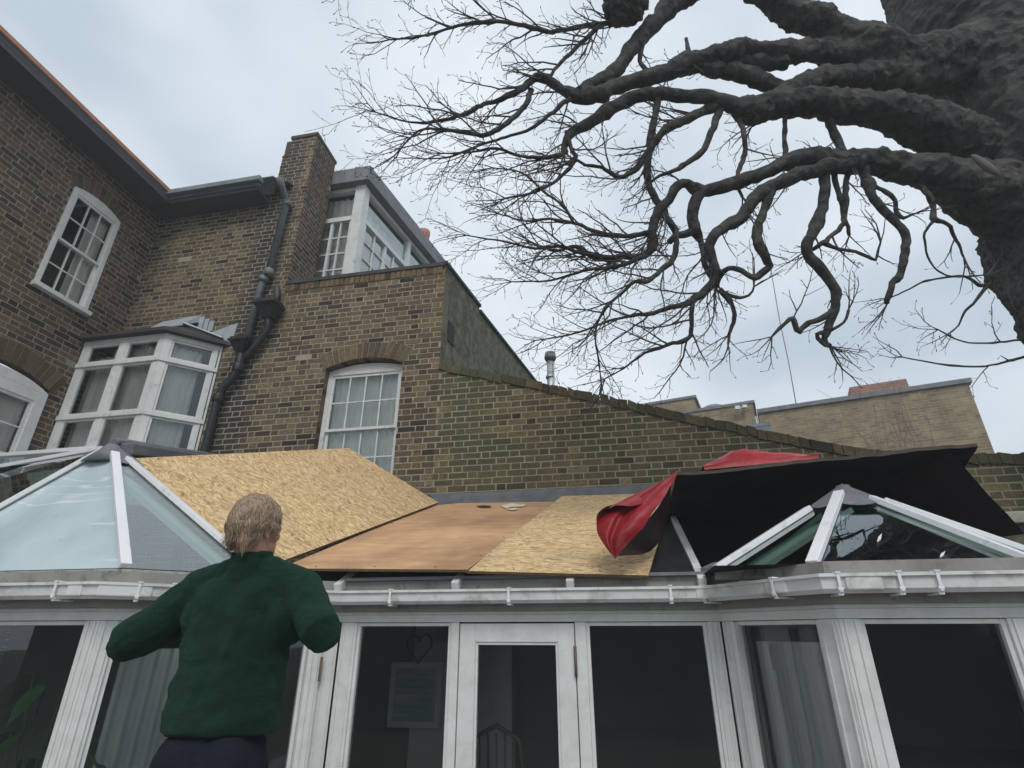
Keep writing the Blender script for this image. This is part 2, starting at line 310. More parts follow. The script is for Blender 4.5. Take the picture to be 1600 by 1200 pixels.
def farbrick(name, a, b_, mo):
    m, N, L, b = new(name); co = N.new('ShaderNodeTexCoord').outputs['UV']
    t = N.new('ShaderNodeTexBrick'); t.inputs['Scale'].default_value = 1; t.inputs['Brick Width'].default_value = .225; t.inputs['Row Height'].default_value = .075; t.inputs['Mortar Size'].default_value = .008
    t.inputs['Color1'].default_value = (*a, 1); t.inputs['Color2'].default_value = (*b_, 1); t.inputs['Mortar'].default_value = (*mo, 1); t.inputs['Bias'].default_value = 0
    L.new(co, t.inputs[0]); n = nse(N, L, co, 2.2, 8, .75); r2 = ramp(N, [(.3, (.6,.6,.6)), (.7, (1.3,1.28,1.2))]); L.new(n.outputs[0], r2.inputs[0])
    c = mixc(N, L, 1.0, t.outputs[0], r2.outputs[0], 'MULTIPLY'); L.new(c, b.inputs['Base Color']); b.inputs['Roughness'].default_value = .95; bump(N, L, b, t.outputs[1], -.4, .01); return m
M['farbrick'] = farbrick('far_stock_brick', (.33,.245,.14), (.20,.15,.095), (.31,.28,.22))
M['farred'] = farbrick('far_red_brick', (.34,.17,.12), (.26,.13,.10), (.32,.26,.22))
def fleece():
    m, N, L, b = new('green_fleece'); co = N.new('ShaderNodeTexCoord').outputs['Object']
    n = nse(N, L, co, 180, 4, .7); n1 = nse(N, L, co, 7, 5, .6); r = ramp(N, [(.3, (.006,.023,.014)), (.7, (.013,.042,.027))])
    a = N.new('ShaderNodeMath'); a.operation = 'MULTIPLY_ADD'; a.inputs[1].default_value = .5; L.new(n.outputs[0], a.inputs[0]); mh = N.new('ShaderNodeMath'); mh.operation = 'MULTIPLY'; mh.inputs[1].default_value = .5
    L.new(n1.outputs[0], mh.inputs[0]); L.new(mh.outputs[0], a.inputs[2]); L.new(a.outputs[0], r.inputs[0]); L.new(r.outputs[0], b.inputs['Base Color'])
    b.inputs['Roughness'].default_value = 1; b.inputs['Specular IOR Level'].default_value = .1; b.inputs['Sheen Weight'].default_value = .12; b.inputs['Sheen Tint'].default_value = (.3,.6,.45,1)
    f1 = nse(N, L, co, 1, 3, .55, 1.2, mapping=((3.0,3.0,6.5), (0,.35,0))); ms_ = N.new('ShaderNodeMath'); ms_.operation = 'MULTIPLY_ADD'; ms_.inputs[1].default_value = 3.2; L.new(f1.outputs[0], ms_.inputs[0]); L.new(n.outputs[0], ms_.inputs[2])
    bump(N, L, b, ms_.outputs[0], .9, .008); return m
M['fleece'] = fleece()
def hairm():
    m, N, L, b = new('grey_blond_hair'); at = N.new('ShaderNodeAttribute'); at.attribute_name = 'rnd'
    r = ramp(N, [(0, (.11,.065,.035)), (.5, (.29,.195,.12)), (1, (.50,.38,.26))]); L.new(at.outputs['Fac'], r.inputs[0]); L.new(r.outputs[0], b.inputs['Base Color']); b.inputs['Roughness'].default_value = .45; return m
M['hair'] = hairm()
# ------------------------------------------------------------------ ground
g = MB(); g.face([(-70,-70,0),(70,-70,0),(70,70,0),(-70,70,0)])
tag(g.build('lawn', M['grass']), kind='structure')
g = MB(); g.box((-9,-.2,.0),(5,5.7,.02)); tag(g.build('terrace_paving', M['paving']), kind='structure')

gf = thing('reflection_blocker', (0,-7,0), 'unseen fence added behind the camera to block sky reflected in the panes', 'fence')  # added out of view to keep the sky strip out of the panes
R = random.Random(1)
for k in range(6):
    c = MB(); x = -15+k*5
    for q in range(33): c.box((x+q*.152,-7+.01*(q%2),-.02),(x+q*.152+.152,-6.98+.01*(q%2),2.35+R.uniform(-.01,.01)))
    c.build('blocker_panel', simple('blocker_board', (.12,.115,.105), (.20,.19,.17), 6, .9, .3) if k == 0 else bpy.data.materials['blocker_board'], gf)
# ------------------------------------------------------------------ real bricks, laid course by course in Flemish bond
CO = .075
def brickwall(name, parent, mats, fr, spans, z0, z1, seed=1, reveal=.12, label=None):
    R = random.Random(seed); mb = MB(); n = int(round((z1-z0)/CO))
    for i in range(n):
        za = z0+i*CO; zb = za+CO; per = .3375; off = (i % 2)*.169 + R.uniform(-.012,.012)
        for (a, b) in spans(za+CO/2):
            if b-a < .03: continue
            mb.face([fr(a,za,0), fr(b,za,0), fr(b,zb,0), fr(a,zb,0)], 1)
            mb.face([fr(a,za,-reveal), fr(a,za,0), fr(a,zb,0), fr(a,zb,-reveal)], 0, R.random())
            mb.face([fr(b,za,0), fr(b,za,-reveal), fr(b,zb,-reveal), fr(b,zb,0)], 0, R.random())
            u = math.floor((a-off)/per)*per+off; k = 0
            while u < b:
                wdt = .211 if k % 2 == 0 else .0985
                if R.random() < .06: wdt += R.uniform(-.02,.01)
                p0 = max(u, a); p1 = min(u+wdt, b)
                if p1-p0 > .02 and R.random() > .004:
                    e = R.uniform(.000,.004); j = lambda: R.uniform(-.0022,.0022)
                    zt = zb-.0135; zz = za; rr = min(1, max(0, R.gauss(.5,.25)+ (.12*noise.noise(Vector((u*.6,za*.6,seed))))*2))
                    mb.hexa([fr(p0+j(),zz+j(),-.004), fr(p1+j(),zz+j(),-.004), fr(p1+j(),zz+j(),e), fr(p0+j(),zz+j(),e),
                             fr(p0+j(),zt+j(),-.004), fr(p1+j(),zt+j(),-.004), fr(p1+j(),zt+j(),e), fr(p0+j(),zt+j(),e)], 0, rr)
                u += wdt+.014; k += 1
    return mb.build(name, mats, parent, label=label)
def cut(span, holes, z):
    res = [span]
    for (a, b, za, zb) in holes:
        if za <= z < zb:
            nr = []
            for (s0, s1) in res:
                if b <= s0 or a >= s1: nr.append((s0, s1)); continue
                if a > s0: nr.append((s0, a))
                if b < s1: nr.append((b, s1))
            res = nr
    return res
def arch(parent, mats, fr, u0, u1, zs, rise, hgt=.225, seed=3):
    # voussoirs on edge over a segmental opening, with mortar behind
    R = random.Random(seed); mb = MB(); w = u1-u0; r = (w*w/4+rise*rise)/(2*rise); cu = (u0+u1)/2; cz = zs+rise-r
    th = math.asin(w/2/r); ext = .0; n = int(round(2*th*r/.078))
    P = lambda a, q, nn: fr(cu+math.sin(a)*q, cz+math.cos(a)*q, nn)
    for i in range(n):
        a0 = -th+2*th*i/n; a1 = -th+2*th*(i+1)/n; g_ = .06*(a1-a0)
        mb.face([P(a0,r,.006), P(a1,r,.006), P(a1,r+hgt,.006), P(a0,r+hgt,.006)], 1)
        mb.face([P(a0,r,-.12), P(a1,r,-.12), P(a1,r,.006), P(a0,r,.006)], 0, R.random())
        e = R.uniform(.010,.015); q0 = r+.002; q1 = r+hgt-R.uniform(.004,.012)
        mb.hexa([P(a0+g_,q0,0), P(a1-g_,q0,0), P(a1-g_,q0,e), P(a0+g_,q0,e), P(a0+g_,q1,0), P(a1-g_,q1,0), P(a1-g_,q1,e), P(a0+g_,q1,e)], 0, min(1,max(0,R.gauss(.55,.25))))
    # spandrels between the springing and the arch
    K = 8
    for sgn in (-1, 1):
        for i in range(K):
            a0 = sgn*th*i/K; a1 = sgn*th*(i+1)/K
            mb.face([P(a0,r+.01,-.01), P(a1,r+.01,-.01), fr(cu+math.sin(a1)*r, zs+rise+.08, -.01), fr(cu+math.sin(a0)*r, zs+rise+.08, -.01)], 1)
    return mb.build('arch', mats, parent)

def curtain(parent, fr, u0, u1, z0, z1, n, waves=9, amp=.025, mat=None, gap=None):
    R = random.Random(int(u0*100)+int(z0*10)); mb = MB(); K = waves*8; rows = []
    for i in range(5):
        z = z0+(z1-z0)*i/4; row = []
        for k in range(K+1):
            t = k/K; u = u0+(u1-u0)*t; x = u
            if gap and i < 3: x = u0+(gap-u0)*t*(1-.1*(3-i)) if False else u
            row.append(fr(x, z, n+amp*math.sin(t*waves*2*math.pi+math.sin(t*7+i*.3)*1.5)*(.6+.4*math.sin(t*11)) ))
        rows.append(row)
    mb.sheet(rows); return mb.build('curtain', mat or M['curtain'], parent)

def sash_window(parent, fr, u0, u1, z0, z1, cols, ups, los, rise=0, dep=-.05, fw=.055, nw=.05, label=None, curt=(0,1), mat='white', nmax=None, room=.55):
    """white box frame with two sliding sashes; returns the window part"""
    m = M[mat]; f = MB()
    d0, d1 = dep-.09, dep
    f.fbox(fr, u0, u0+fw, z0, z1, d0, d1); f.fbox(fr, u1-fw, u1, z0, z1, d0, d1)
    f.fbox(fr, u0+fw, u1-fw, z1-fw, z1, d0, d1); f.fbox(fr, u0-.02, u1+.02, z0-.06, z0, d0, d1+.07)
    if rise:
        K = 12; w = u1-u0; r = (w*w/4+rise*rise)/(2*rise); cu = (u0+u1)/2; cz = z1+rise-r
        zt = lambda u: cz+math.sqrt(max(0, r*r-(u-cu)**2))
        for i in range(K):
            a = u0+w*i/K; b = u0+w*(i+1)/K
            f.hexa([fr(a,z1,d0), fr(b,z1,d0), fr(b,z1,d1), fr(a,z1,d1), fr(a,zt(a)+.01,d0), fr(b,zt(b)+.01,d0), fr(b,zt(b)+.01,d1), fr(a,zt(a)+.01,d1)], skip=(3,5) if 0 < i < K-1 else ())
    win = f.build('window', m, parent, bevel=.004, label=label)
    a0, a1 = u0+fw, u1-fw; b0, b1 = z0, z1-fw; mid = b0+(b1-b0)*los/(ups+los)
    for nm, za, zb, rows, n0, n1 in (('upper_sash', mid-.018, b1, ups, d0+.045, d0+.075), ('lower_sash', b0, mid+.018, los, d0+.012, d0+.042)):
        s = MB(); st = .035
        s.fbox(fr, a0, a0+st, za, zb, n0, n1); s.fbox(fr, a1-st, a1, za, zb, n0, n1)
        s.fbox(fr, a0+st, a1-st, zb-st, zb, n0, n1); s.fbox(fr, a0+st, a1-st, za, za+st*(1.6 if nm[0]=='l' else 1), n0, n1)
        for c in range(1, cols):
            u = a0+st+(a1-a0-2*st)*c/cols; s.fbox(fr, u-.009, u+.009, za+st, zb-st, n0+.003, n1-.003)
        for q in range(1, rows):
            z = za+st+(zb-za-2*st)*q/rows; s.fbox(fr, a0+st, a1-st, z-.009, z+.009, n0+.006, n1-.006)
        sa = s.build(nm, m, win)
        p = MB(); nn = (n0+n1)/2-.004; p.face([fr(a0+st,za+st,nn), fr(a1-st,za+st,nn), fr(a1-st,zb-st,nn), fr(a0+st,zb-st,nn)]); p.build('pane', M['glass'], win)
    if curt:
        c0 = a0+(a1-a0)*curt[0]; c1 = a0+(a1-a0)*curt[1]; curtain(win, fr, c0, c1, z0, z1, d0-.045, waves=max(4, int(9*(curt[1]-curt[0]))))
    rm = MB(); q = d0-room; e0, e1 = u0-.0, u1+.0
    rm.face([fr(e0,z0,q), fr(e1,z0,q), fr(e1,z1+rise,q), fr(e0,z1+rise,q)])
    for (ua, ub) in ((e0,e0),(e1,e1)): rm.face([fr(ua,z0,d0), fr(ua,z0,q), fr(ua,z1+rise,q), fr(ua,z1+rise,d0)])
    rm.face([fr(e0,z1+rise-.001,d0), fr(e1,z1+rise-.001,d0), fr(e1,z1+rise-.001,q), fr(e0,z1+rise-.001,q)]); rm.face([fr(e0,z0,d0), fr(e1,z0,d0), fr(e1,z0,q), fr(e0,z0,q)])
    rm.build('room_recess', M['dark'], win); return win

# ------------------------------------------------------------------ the house
house = thing('brick_house', (-4.5, 5.8, 0), 'brown brick house with grey downpipe, bay window, flat roofed dormer and stepped chimney stack', 'house')
W = 5.8; XL = -7.01
FR = frame((0, W, 0), (1,0,0), (0,-1,0)); FL = frame((XL, 0, 0), (0,1,0), (1,0,0))
BAYL, BAYR = -7.01, -5.22
w3 = (-3.60, -2.54, 3.50, 5.06, .12)     # sash window beside the garden wall
def rear(z):
    if z < 6.45: s = (XL, -2.05)
    elif z < 8.30: s = (XL, -4.44)
    elif z < 9.1: s = (-5.0, -4.44)
    else: s = (-4.89, -4.44)
    return cut(s, [(w3[0], w3[1], w3[2]-.06, w3[3]+w3[4]*.9), (BAYL, BAYR, 3.4, 5.58)], z)
MB_ = (M['brick'], M['mortar'])
brickwall('rear_wall', house, MB_, FR, rear, 2.25, 9.5, 5)
arch(house, MB_, FR, w3[0]-.02, w3[1]+.02, w3[3], w3[4], .23, 4)
sash_window(house, FR, w3[0], w3[1], w3[2], w3[3], 4, 2, 2, rise=.08, dep=-.09, label='white sash window with net curtains beside the garden wall', mat='white_old')
# parapet course on edge, coping, side of chimney
pc = MB(); R = random.Random(9); u = -4.43
while u < -2.08:
    pc.fbox(FR, u, u+.066, 6.375, 6.49, 0, R.uniform(.012,.018), 0, R.gauss(.5,.2)); u += .076
pc.build('parapet_brick_on_edge', M['brick'], house)
pc = MB(); pc.fbox(FR, -4.44, -2.05, 6.49, 6.55, -.25, .03); pc.build('parapet_coping', M['felt'], house, bevel=.006)
ck = frame((-4.435, W, 0), (0,1,0), (1,0,0))
brickwall('chimney_side', house, (M['brick_stack'], M['mortar_dark']), ck, lambda z: [(0, .62)], 6.3, 9.5, 11, reveal=.001)
c = MB(); c.fbox(FR, -4.91, -4.42, 9.49, 9.55, -.64, .02); c.fbox(FR, -5.0, -4.89, 9.09, 9.13, -.62, .012); c.box((-5.0,W+.02,8.3),(-4.46,W+.6,9.48)); c.build('chimney_core', M['brick_stack'], house)
# splayed side wall of the extension, cement rendered
dv = Vector((.163,.987,0)).normalized(); nv = Vector((dv.y,-dv.x,0)); FS = frame((-2.05, W, 0), dv, nv)
c = MB(); c.fbox(FS, 0, 1.15, 2.2, 6.52, -.25, 0); c.fbox(FS, 1.15, 7, 2.2, 6.44, -.25, -.006); sw = c.build('rendered_side_wall', M['render'], house)
c = MB(); c.fbox(FS, -.02, 1.16, 6.52, 6.565, -.27, .03); c.fbox(FS, 1.16, 7, 6.44, 6.48, -.27, .03); c.build('side_coping', M['felt'], house)
c = MB(); c.fbox(FS, .16, .34, 5.42, 5.72, -.05, .012); c.build('vent', M['dark'], house)
c = MB(); c.box((-7.2,W+.13,6.1),(-2.3,12,6.25)); c.box((-7.3, W+.14, 2.2), (-7.2, 12, 6.1)); c.build('terrace_roof', M['felt'], house)
# solid backing so no daylight leaks through
c = MB(); c.box((XL-.0,W+.7,2.2),(-2.4,W+.8,6.1)); c.box((XL-3.5,W+.14,6.25),(-4.9,W+.24,8.0)); c.build('inner_wall', M['dark'], house)
# left wing
w1 = (4.44, 5.19, 5.97, 7.53, .10); w2 = (4.0, 5.10, 3.15, 4.72, .16)
brickwall('left_wall', house, (M['brick_dark'], M['mortar_dark']), FL, lambda z: cut((.5, W), [(w1[0], w1[1], w1[2]-.06, w1[3]+.09), (w2[0]-.05, w2[1]+.02, w2[2]-.06, w2[3]+.15)], z), 0, 8.1, 21)
arch(house, (M['brick_dark'], M['mortar_dark']), FL, w1[0]-.03, w1[1]+.03, w1[3], w1[4], .22, 5)
arch(house, (M['brick_dark'], M['mortar_dark']), FL, w2[0]-.05, w2[1]+.05, w2[3], w2[4], .27, 6)
sash_window(house, FL, w1[0], w1[1], w1[2], w1[3], 3, 2, 2, rise=.08, dep=.02, fw=.06, label='small white arched sash window high on the left wing', curt=(.55,1))
sash_window(house, FL, w2[0], w2[1], w2[2], w2[3]-.04, 2, 2, 2, rise=.12, dep=.03, fw=.13, label='wide white sash window at the left picture edge', curt=(0,1))
c = MB(); c.box((XL-3.5, 1, 0), (XL-3.4, 5.8, 8)); c.box((XL-3.5, .5, 0), (XL-.2, .6, 8)); c.build('inner_wall', M['dark'], house)
# eaves
c = MB(); c.box((XL-.3,.3,8.10),(XL+.45,5.52,8.16)); c.box((XL+.40,.3,8.165),(XL+.45,5.45,8.24)); c.box((XL-.2, 5.47,8.10),(-5.02,W+.3,8.155)) ; c.build('soffit', M['soffit'], house)
c = MB(); c.box((XL+.30,5.44,8.16),(-5.0,5.50,8.27)); c.bar((XL+.4,5.42,8.24),(-4.95,5.42,8.24),.11,.09); c.build('eaves_gutter', M['slate'], house, bevel=.01)
c = MB(); c.hexa([(XL-2.6,.3,9.9),(XL+.47,.3,8.25),(XL+.47,5.9,8.25),(XL-2.6,5.9,9.9),(XL-2.6,.3,9.96),(XL+.47,.3,8.31),(XL+.47,5.9,8.31),(XL-2.6,5.9,9.96)]); c.build('left_roof', M['tile'], house)
c = MB()
for k in range(6):
    y0 = 5.44+k*.2; z0 = 8.29+k*.085
    for q in range(9):
        x0 = XL+.3+q*.215+(k%2)*.1; c.hexa([(x0,y0,z0),(x0+.21,y0,z0),(x0+.21,y0+.3,z0+.11),(x0,y0+.3,z0+.11),(x0,y0,z0+.012),(x0+.21,y0,z0+.012),(x0+.21,y0+.3,z0+.122),(x0,y0+.3,z0+.122)])
c.build('slate_roof', M['slate'], house)
# downpipe, joints and hopper heads
c = MB(); c.tube([(-4.64,5.42,8.22),(-4.64,5.5,8.12),(-4.645,5.69,8.0),(-4.70,5.71,6.72)], .052, 12)
c.tube([(-4.70,5.71,6.72),(-4.76,5.70,6.56),(-4.80,5.70,5.50)], .052, 12)
for a, b in (((-4.70,5.71,6.74),(-4.70,5.71,6.62)), ((-4.75,5.70,6.60),(-4.76,5.70,6.52)), ((-4.645,5.70,8.0),(-4.648,5.70,7.9))): c.tube([a, b], .068, 12)
c.build('downpipe', M['pipe'], house, label='grey upper downpipe beside the chimney')
c = MB()
def hopper(x, y, z, s):
    c.hexa([(x-.07*s,y-.06*s,z-.16*s),(x+.07*s,y-.06*s,z-.16*s),(x+.07*s,y+.08*s,z-.16*s),(x-.07*s,y+.08*s,z-.16*s),(x-.14*s,y-.16*s,z),(x+.14*s,y-.16*s,z),(x+.14*s,y+.09*s,z),(x-.14*s,y+.09*s,z)])
    c.box((x-.16*s,y-.18*s,z+.002),(x+.16*s,y+.09*s,z+.035*s)); c.box((x-.14*s,y-.16*s,z+.038*s),(x+.14*s,y+.08*s,z+.075*s))
hopper(-4.82, 5.68, 5.50, .85); hopper(-4.50, 5.66, 6.02, 1.05)
c.tube([(-4.50,5.66,5.86),(-4.50,5.69,5.72),(-4.62,5.70,5.5),(-4.72,5.70,5.36),(-4.80,5.70,5.3)], .05, 10)
c.tube([(-4.50,5.70,6.38),(-4.46,5.69,6.22),(-4.50,5.69,6.10)], .05, 10)
c.tube([(-4.82,5.69,5.36),(-4.82,5.69,5.16),(-4.86,5.69,5.02),(-4.98,5.69,4.88),(-5.02,5.69,4.7),(-5.05,5.70,2.4)], .056, 12)
c.tube([(-4.82,5.69,5.20),(-4.825,5.69,5.10)], .075, 12); c.tube([(-5.015,5.69,4.78),(-5.02,5.69,4.68)], .075, 12); c.tube([(-5.04,5.70,3.6),(-5.04,5.70,3.5)], .075, 12)
c.build('hopper_and_soil_pipe', M['pipe_black'], house, bevel=.004)
# dormer on the extension roof
YD = 6.55; ZD = 9.0
DC = Vector((-3.86, YD, 0)); dd = Vector((.17,.985,0)).normalized(); dn = Vector((dd.y,-dd.x,0))
FDF = frame((DC.x, YD, 0), (-1,0,0), (0,-1,0)); FDS = frame(DC, dd, dn)
def poly_prism(mb, pts, z0, z1):
    n = len(pts); mb.face([(p[0],p[1],z0) for p in pts][::-1]); mb.face([(p[0],p[1],z1) for p in pts])
    for i in range(n):
        a = pts[i]; b = pts[(i+1)%n]; mb.face([(a[0],a[1],z0),(b[0],b[1],z0),(b[0],b[1],z1),(a[0],a[1],z1)])
c = MB(); e1 = DC+dn*.14-dd*.12; e2 = DC+dd*3.9+dn*.14; poly_prism(c, [(-5.6,e1.y),(e1.x,e1.y),(e2.x,e2.y),(-5.6,e2.y)], ZD+.0, ZD+.30); c.build('dormer_roof', M['lead'], house, bevel=.01)
def lights(fr, cells, z0, z1, name, fwid=.07, dep=.07, bars=None):
    fm = MB(); u_min = min(a for a,_ in cells); u_max = max(b for _,b in cells)
    return fm
dw = MB()
dw.fbox(FDF, -.02, .16, 6.3, ZD, -.14, .03)                                   # corner post
dw.fbox(FDF, .16, 1.1, ZD-.07, ZD, -.1, .0); dw.fbox(FDF, .16, 1.1, 8.27, 8.36, -.1, .01); dw.fbox(FDF, .16, 1.1, 6.9, 7.0, -.1, .02)
dw.fbox(FDF, .50, .56, 6.9, 8.3, -.1, -.005) if False else None
for u in (.16, .50): dw.fbox(FDF, u, u+.045, 7.0, 8.27, -.08, -.01)
for u in (.335,): dw.fbox(FDF, u+.02, u+.045, 7.0, 8.27, -.07, -.02)
for z in (7.3,7.62,7.95): dw.fbox(FDF, .2, .95, z-.012, z+.012, -.065, -.025)
dw.fbox(FDS, -.03, .12, 6.3, ZD-.02, -.15, .02)
dw.fbox(FDS, .12, 3.8, ZD-.08, ZD-.01, -.1, .0); dw.fbox(FDS, .12, 3.8, 8.27, 8.36, -.1, .01); dw.fbox(FDS, .12, 3.8, 6.9, 7.0, -.1, .02)
for u in (1.45, 2.75): dw.fbox(FDS, u, u+.10, 7.0, ZD-.08, -.1, .005)
for u in (.12,.75,1.38,1.55,2.08,2.68,2.85,3.4): dw.fbox(FDS, u, u+.055, 7.0, 8.27, -.08, -.005)
for u in (.45,1.06,1.83,2.37,3.1): dw.fbox(FDS, u, u+.02, 7.0, 8.27, -.07, -.02)
for z in (7.3,7.62,7.95): dw.fbox(FDS, .15, 3.8, z-.012, z+.012, -.065, -.025)
dwin = dw.build('dormer_window', M['white_old'], house)
c = MB()
c.face([FDF(1.1,7.0,-.05),FDF(.16,7.0,-.05),FDF(.16,ZD-.05,-.05),FDF(1.1,ZD-.05,-.05)]); c.build('pane', M['glass'], dwin); c = MB(); c.face([FDS(.12,7.0,-.05),FDS(3.8,7.0,-.05),FDS(3.8,ZD-.05,-.05),FDS(.12,ZD-.05,-.05)]); c.build('pane', glass('dormer_glass', 1.4, .22), dwin)
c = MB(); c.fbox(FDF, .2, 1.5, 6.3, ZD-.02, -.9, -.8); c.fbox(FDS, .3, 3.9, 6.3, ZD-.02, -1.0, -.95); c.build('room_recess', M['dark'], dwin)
curtain(dwin, FDF, .17, 1.1, 7.0, ZD-.1, -.16, 9); curtain(dwin, FDS, .15, 3.2, 7.0, ZD-.1, -.3, 14)
# bay window in the corner
bay = MB(); BZ0, BT, BM, ZT = 3.3, 4.45, 5.20, 5.57
BY = W-.49; FB = frame((0, BY, 0), (1,0,0), (0,-1,0)); XC = -5.71
cd = Vector((.7071,.7071,0)); FC = frame((XC, BY, 0), cd, (.7071,-.7071,0)); CL = .685
def grid(mb, fr, u0, u1, ms):
    mb.fbox(fr, u0, u1, ZT-.07, ZT, -.08, .0)
    for z in (BM, BT): mb.fbox(fr, u0, u1, z-.035, z+.025, -.08, .012)
    mb.fbox(fr, u0, u1, BZ0, BZ0+.09, -.08, .02)
    for (m0, m1) in ms: mb.fbox(fr, m0, m1, BZ0+.09, ZT-.07, -.08, -.006)
grid(bay, FB, -7.0, XC-.0, [(-7.0,-6.9),(-6.40,-6.29),(XC-.09,XC)])
grid(bay, FC, 0, CL, [(0,.09),(CL-.09,CL)])
for (z0, z1) in ((BT+.025, BM-.035), (BZ0+.09, BT-.035), (BM+.025, ZT-.07)):
    for (u0, u1, fr) in ((-6.9,-6.40,FB),(-6.29,XC-.09,FB),(.09,CL-.09,FC)):
        q = .028
        bay.fbox(fr, u0, u0+q, z0, z1, -.06, -.015); bay.fbox(fr, u1-q, u1, z0, z1, -.06, -.015); bay.fbox(fr, u0+q, u1-q, z0, z0+q, -.06, -.015); bay.fbox(fr, u0+q, u1-q, z1-q, z1, -.06, -.015)
bw = bay.build('bay_window', M['white_old'], house, bevel=.004, label='white bay window in the house corner')
for (u0, u1, fr) in ((-6.9,-6.40,FB),(-6.29,XC-.09,FB),(.09,CL-.09,FC)):
    for (z0, z1) in ((BT, BM), (BZ0+.05, BT), (BM, ZT-.05)):
        c = MB(); c.face([fr(u0,z0,-.04),fr(u1,z0,-.04),fr(u1,z1,-.04),fr(u0,z1,-.04)]); c.build('pane', M['glass'], bw)
curtain(bw, FB, -6.62, XC-.12, BZ0, ZT-.08, -.17, 9, .03); curtain(bw, FB, -6.95, -6.66, BZ0, BM+.2, -.2, 4, .03); curtain(bw, FC, .06, CL-.1, BZ0, ZT-.1, -.16, 7, .025)
c = MB(); c.fbox(FB, -6.95, -6.1, 4.95, 5.08, -.19, -.15) ; 
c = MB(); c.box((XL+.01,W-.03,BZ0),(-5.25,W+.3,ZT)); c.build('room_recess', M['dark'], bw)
c = MB(); pts_out = [(-7.0,BY-.09),(XC+.03,BY-.09),(-5.11,W-.005),(-7.0,W-.005)]; poly_prism(c, pts_out, ZT+.003, ZT+.05)
zr = 5.93; A = (-7.0,W-.005,zr-.05); B_ = (-5.75,W-.005,zr)
c.face([(-7.0,BY-.09,ZT+.05),(XC+.03,BY-.09,ZT+.05),B_,A]); c.face([(XC+.03,BY-.09,ZT+.05),(-5.11,W-.005,ZT+.05),B_]); c.build('bay_roof', M['felt'], house)
c = MB(); c.hexa([(-6.35,W-.22,5.83),(-5.75,W-.24,5.84),(-5.72,W-.012,6.02),(-6.35,W-.012,6.0),(-6.35,W-.22,5.85),(-5.75,W-.24,5.86),(-5.72,W-.012,6.14),(-6.35,W-.012,6.10)])
c.hexa([(-5.42,W-.02,5.60),(-5.10,W-.02,5.60),(-5.10,W-.009,5.60),(-5.42,W-.009,5.60),(-5.52,W-.02,5.80),(-5.07,W-.02,5.93),(-5.07,W-.009,5.93),(-5.52,W-.009,5.80)])
for k in range(3): c.fbox(FR, -5.72+k*.09, -5.645+k*.09, 5.9-k*.03, 6.10-k*.045, .008, .022)
c.bar((-5.74,W-.26,5.86),(-5.2,W-.08,5.66),.07,.02); c.build('lead_flashing', M['leadbright'], house)
# conservatory end of the rear wall: painted inside, lead flashing on top
c = MB(); c.fbox(FR, -2.05, .5, 3.26, 3.35, .012, .03); c.fbox(FR, -2.05, .5, 3.20, 3.26, .012, .06)
fl = c.build('wall_flashing', M['lead'], house)

# ------------------------------------------------------------------ garden wall
gw = thing('garden_wall', (0, W, 0), 'mossy brown garden wall with a top that sweeps down to the right behind the boards', 'wall')
TOP = [(-2.05,5.02),(-1.75,4.93),(-1.2,4.76),(-.2,4.45),(.8,4.12),(1.98,3.74),(2.6,3.58),(5.5,3.35)]
def ztop(u):
    for (a, za), (b, zb) in zip(TOP, TOP[1:]):
        if u <= b: return za+(zb-za)*(u-a)/(b-a)
    return TOP[-1][1]
def gspan(z):
    if z > 5.0: return []
    u = -2.05
    while u < 5.5 and ztop(u) > z+.04: u += .03
    return [(-2.05, u)]
brickwall('brickwork', gw, (M['brick_garden'], M['mortar_garden']), FR, gspan, .3, 5.0, 31, label='mossy brickwork')
c = MB(); R = random.Random(5); u = -2.05
while u < 5.5:
    du = R.uniform(.08,.11) if R.random() < .8 else .2; za, zb = ztop(u)+R.uniform(-.01,.015), ztop(u+du)+R.uniform(-.015,.01); t0 = .105
    c.hexa([FR(u,za-t0,-.24),FR(u+du-.008,zb-t0,-.24),FR(u+du-.008,zb-t0,.022),FR(u,za-t0,.022),FR(u,za,-.24),FR(u+du-.008,zb,-.24),FR(u+du-.008,zb,.018),FR(u,za,.016)], 0, R.random()*.5); u += du
c.build('coping', M['brick_garden'], gw)
c = MB(); K = 60
for i in range(K):
    a = -2.05+7.55*i/K; b = -2.05+7.55*(i+1)/K
    c.hexa([FR(a,.3,-.22),FR(b,.3,-.22),FR(b,.3,-.02),FR(a,.3,-.02),FR(a,ztop(a)-.1,-.22),FR(b,ztop(b)-.1,-.22),FR(b,ztop(b)-.1,-.02),FR(a,ztop(a)-.1,-.02)], 0, skip=(0,3,5))
c.build('wall_core', M['mortar_garden'], gw)

# ------------------------------------------------------------------ far buildings
def slab(mb, P, d, ln, z0, z1, dep):
    d = Vector(d).normalized(); nb = Vector((d.y, -d.x, 0)); nb = nb if nb.y > 0 else -nb; P = Vector(P)
    q = [P, P+d*ln, P+d*ln+nb*dep, P+nb*dep]
    mb.hexa([(p.x,p.y,z0) for p in q]+[(p.x,p.y,z1) for p in q])
def uvbox(o):
    me = o.data; uv = me.uv_layers.new(name='uv')
    for p in me.polygons:
        t = Vector((-p.normal.y, p.normal.x, 0)); t = t.normalized() if t.length > .1 else Vector((1,0,0))
        for li in p.loop_indices:
            v = me.vertices[me.loops[li].vertex_index].co; uv.data[li].uv = (v.dot(t), v.z if abs(p.normal.z) < .7 else v.y)
PR = atY(1510, 592, 14); FDIR = (-.968,.25,0)
fb = thing('brick_building', (PR.x, PR.y, 0), 'long yellow brick building with a flat parapet and red chimney block beyond the garden wall', 'building')
c = MB(); slab(c, (PR.x,PR.y,0), FDIR, 4.75, 0, PR.z-.12, 5); uvbox(c.build('wall', M['farbrick'], fb))
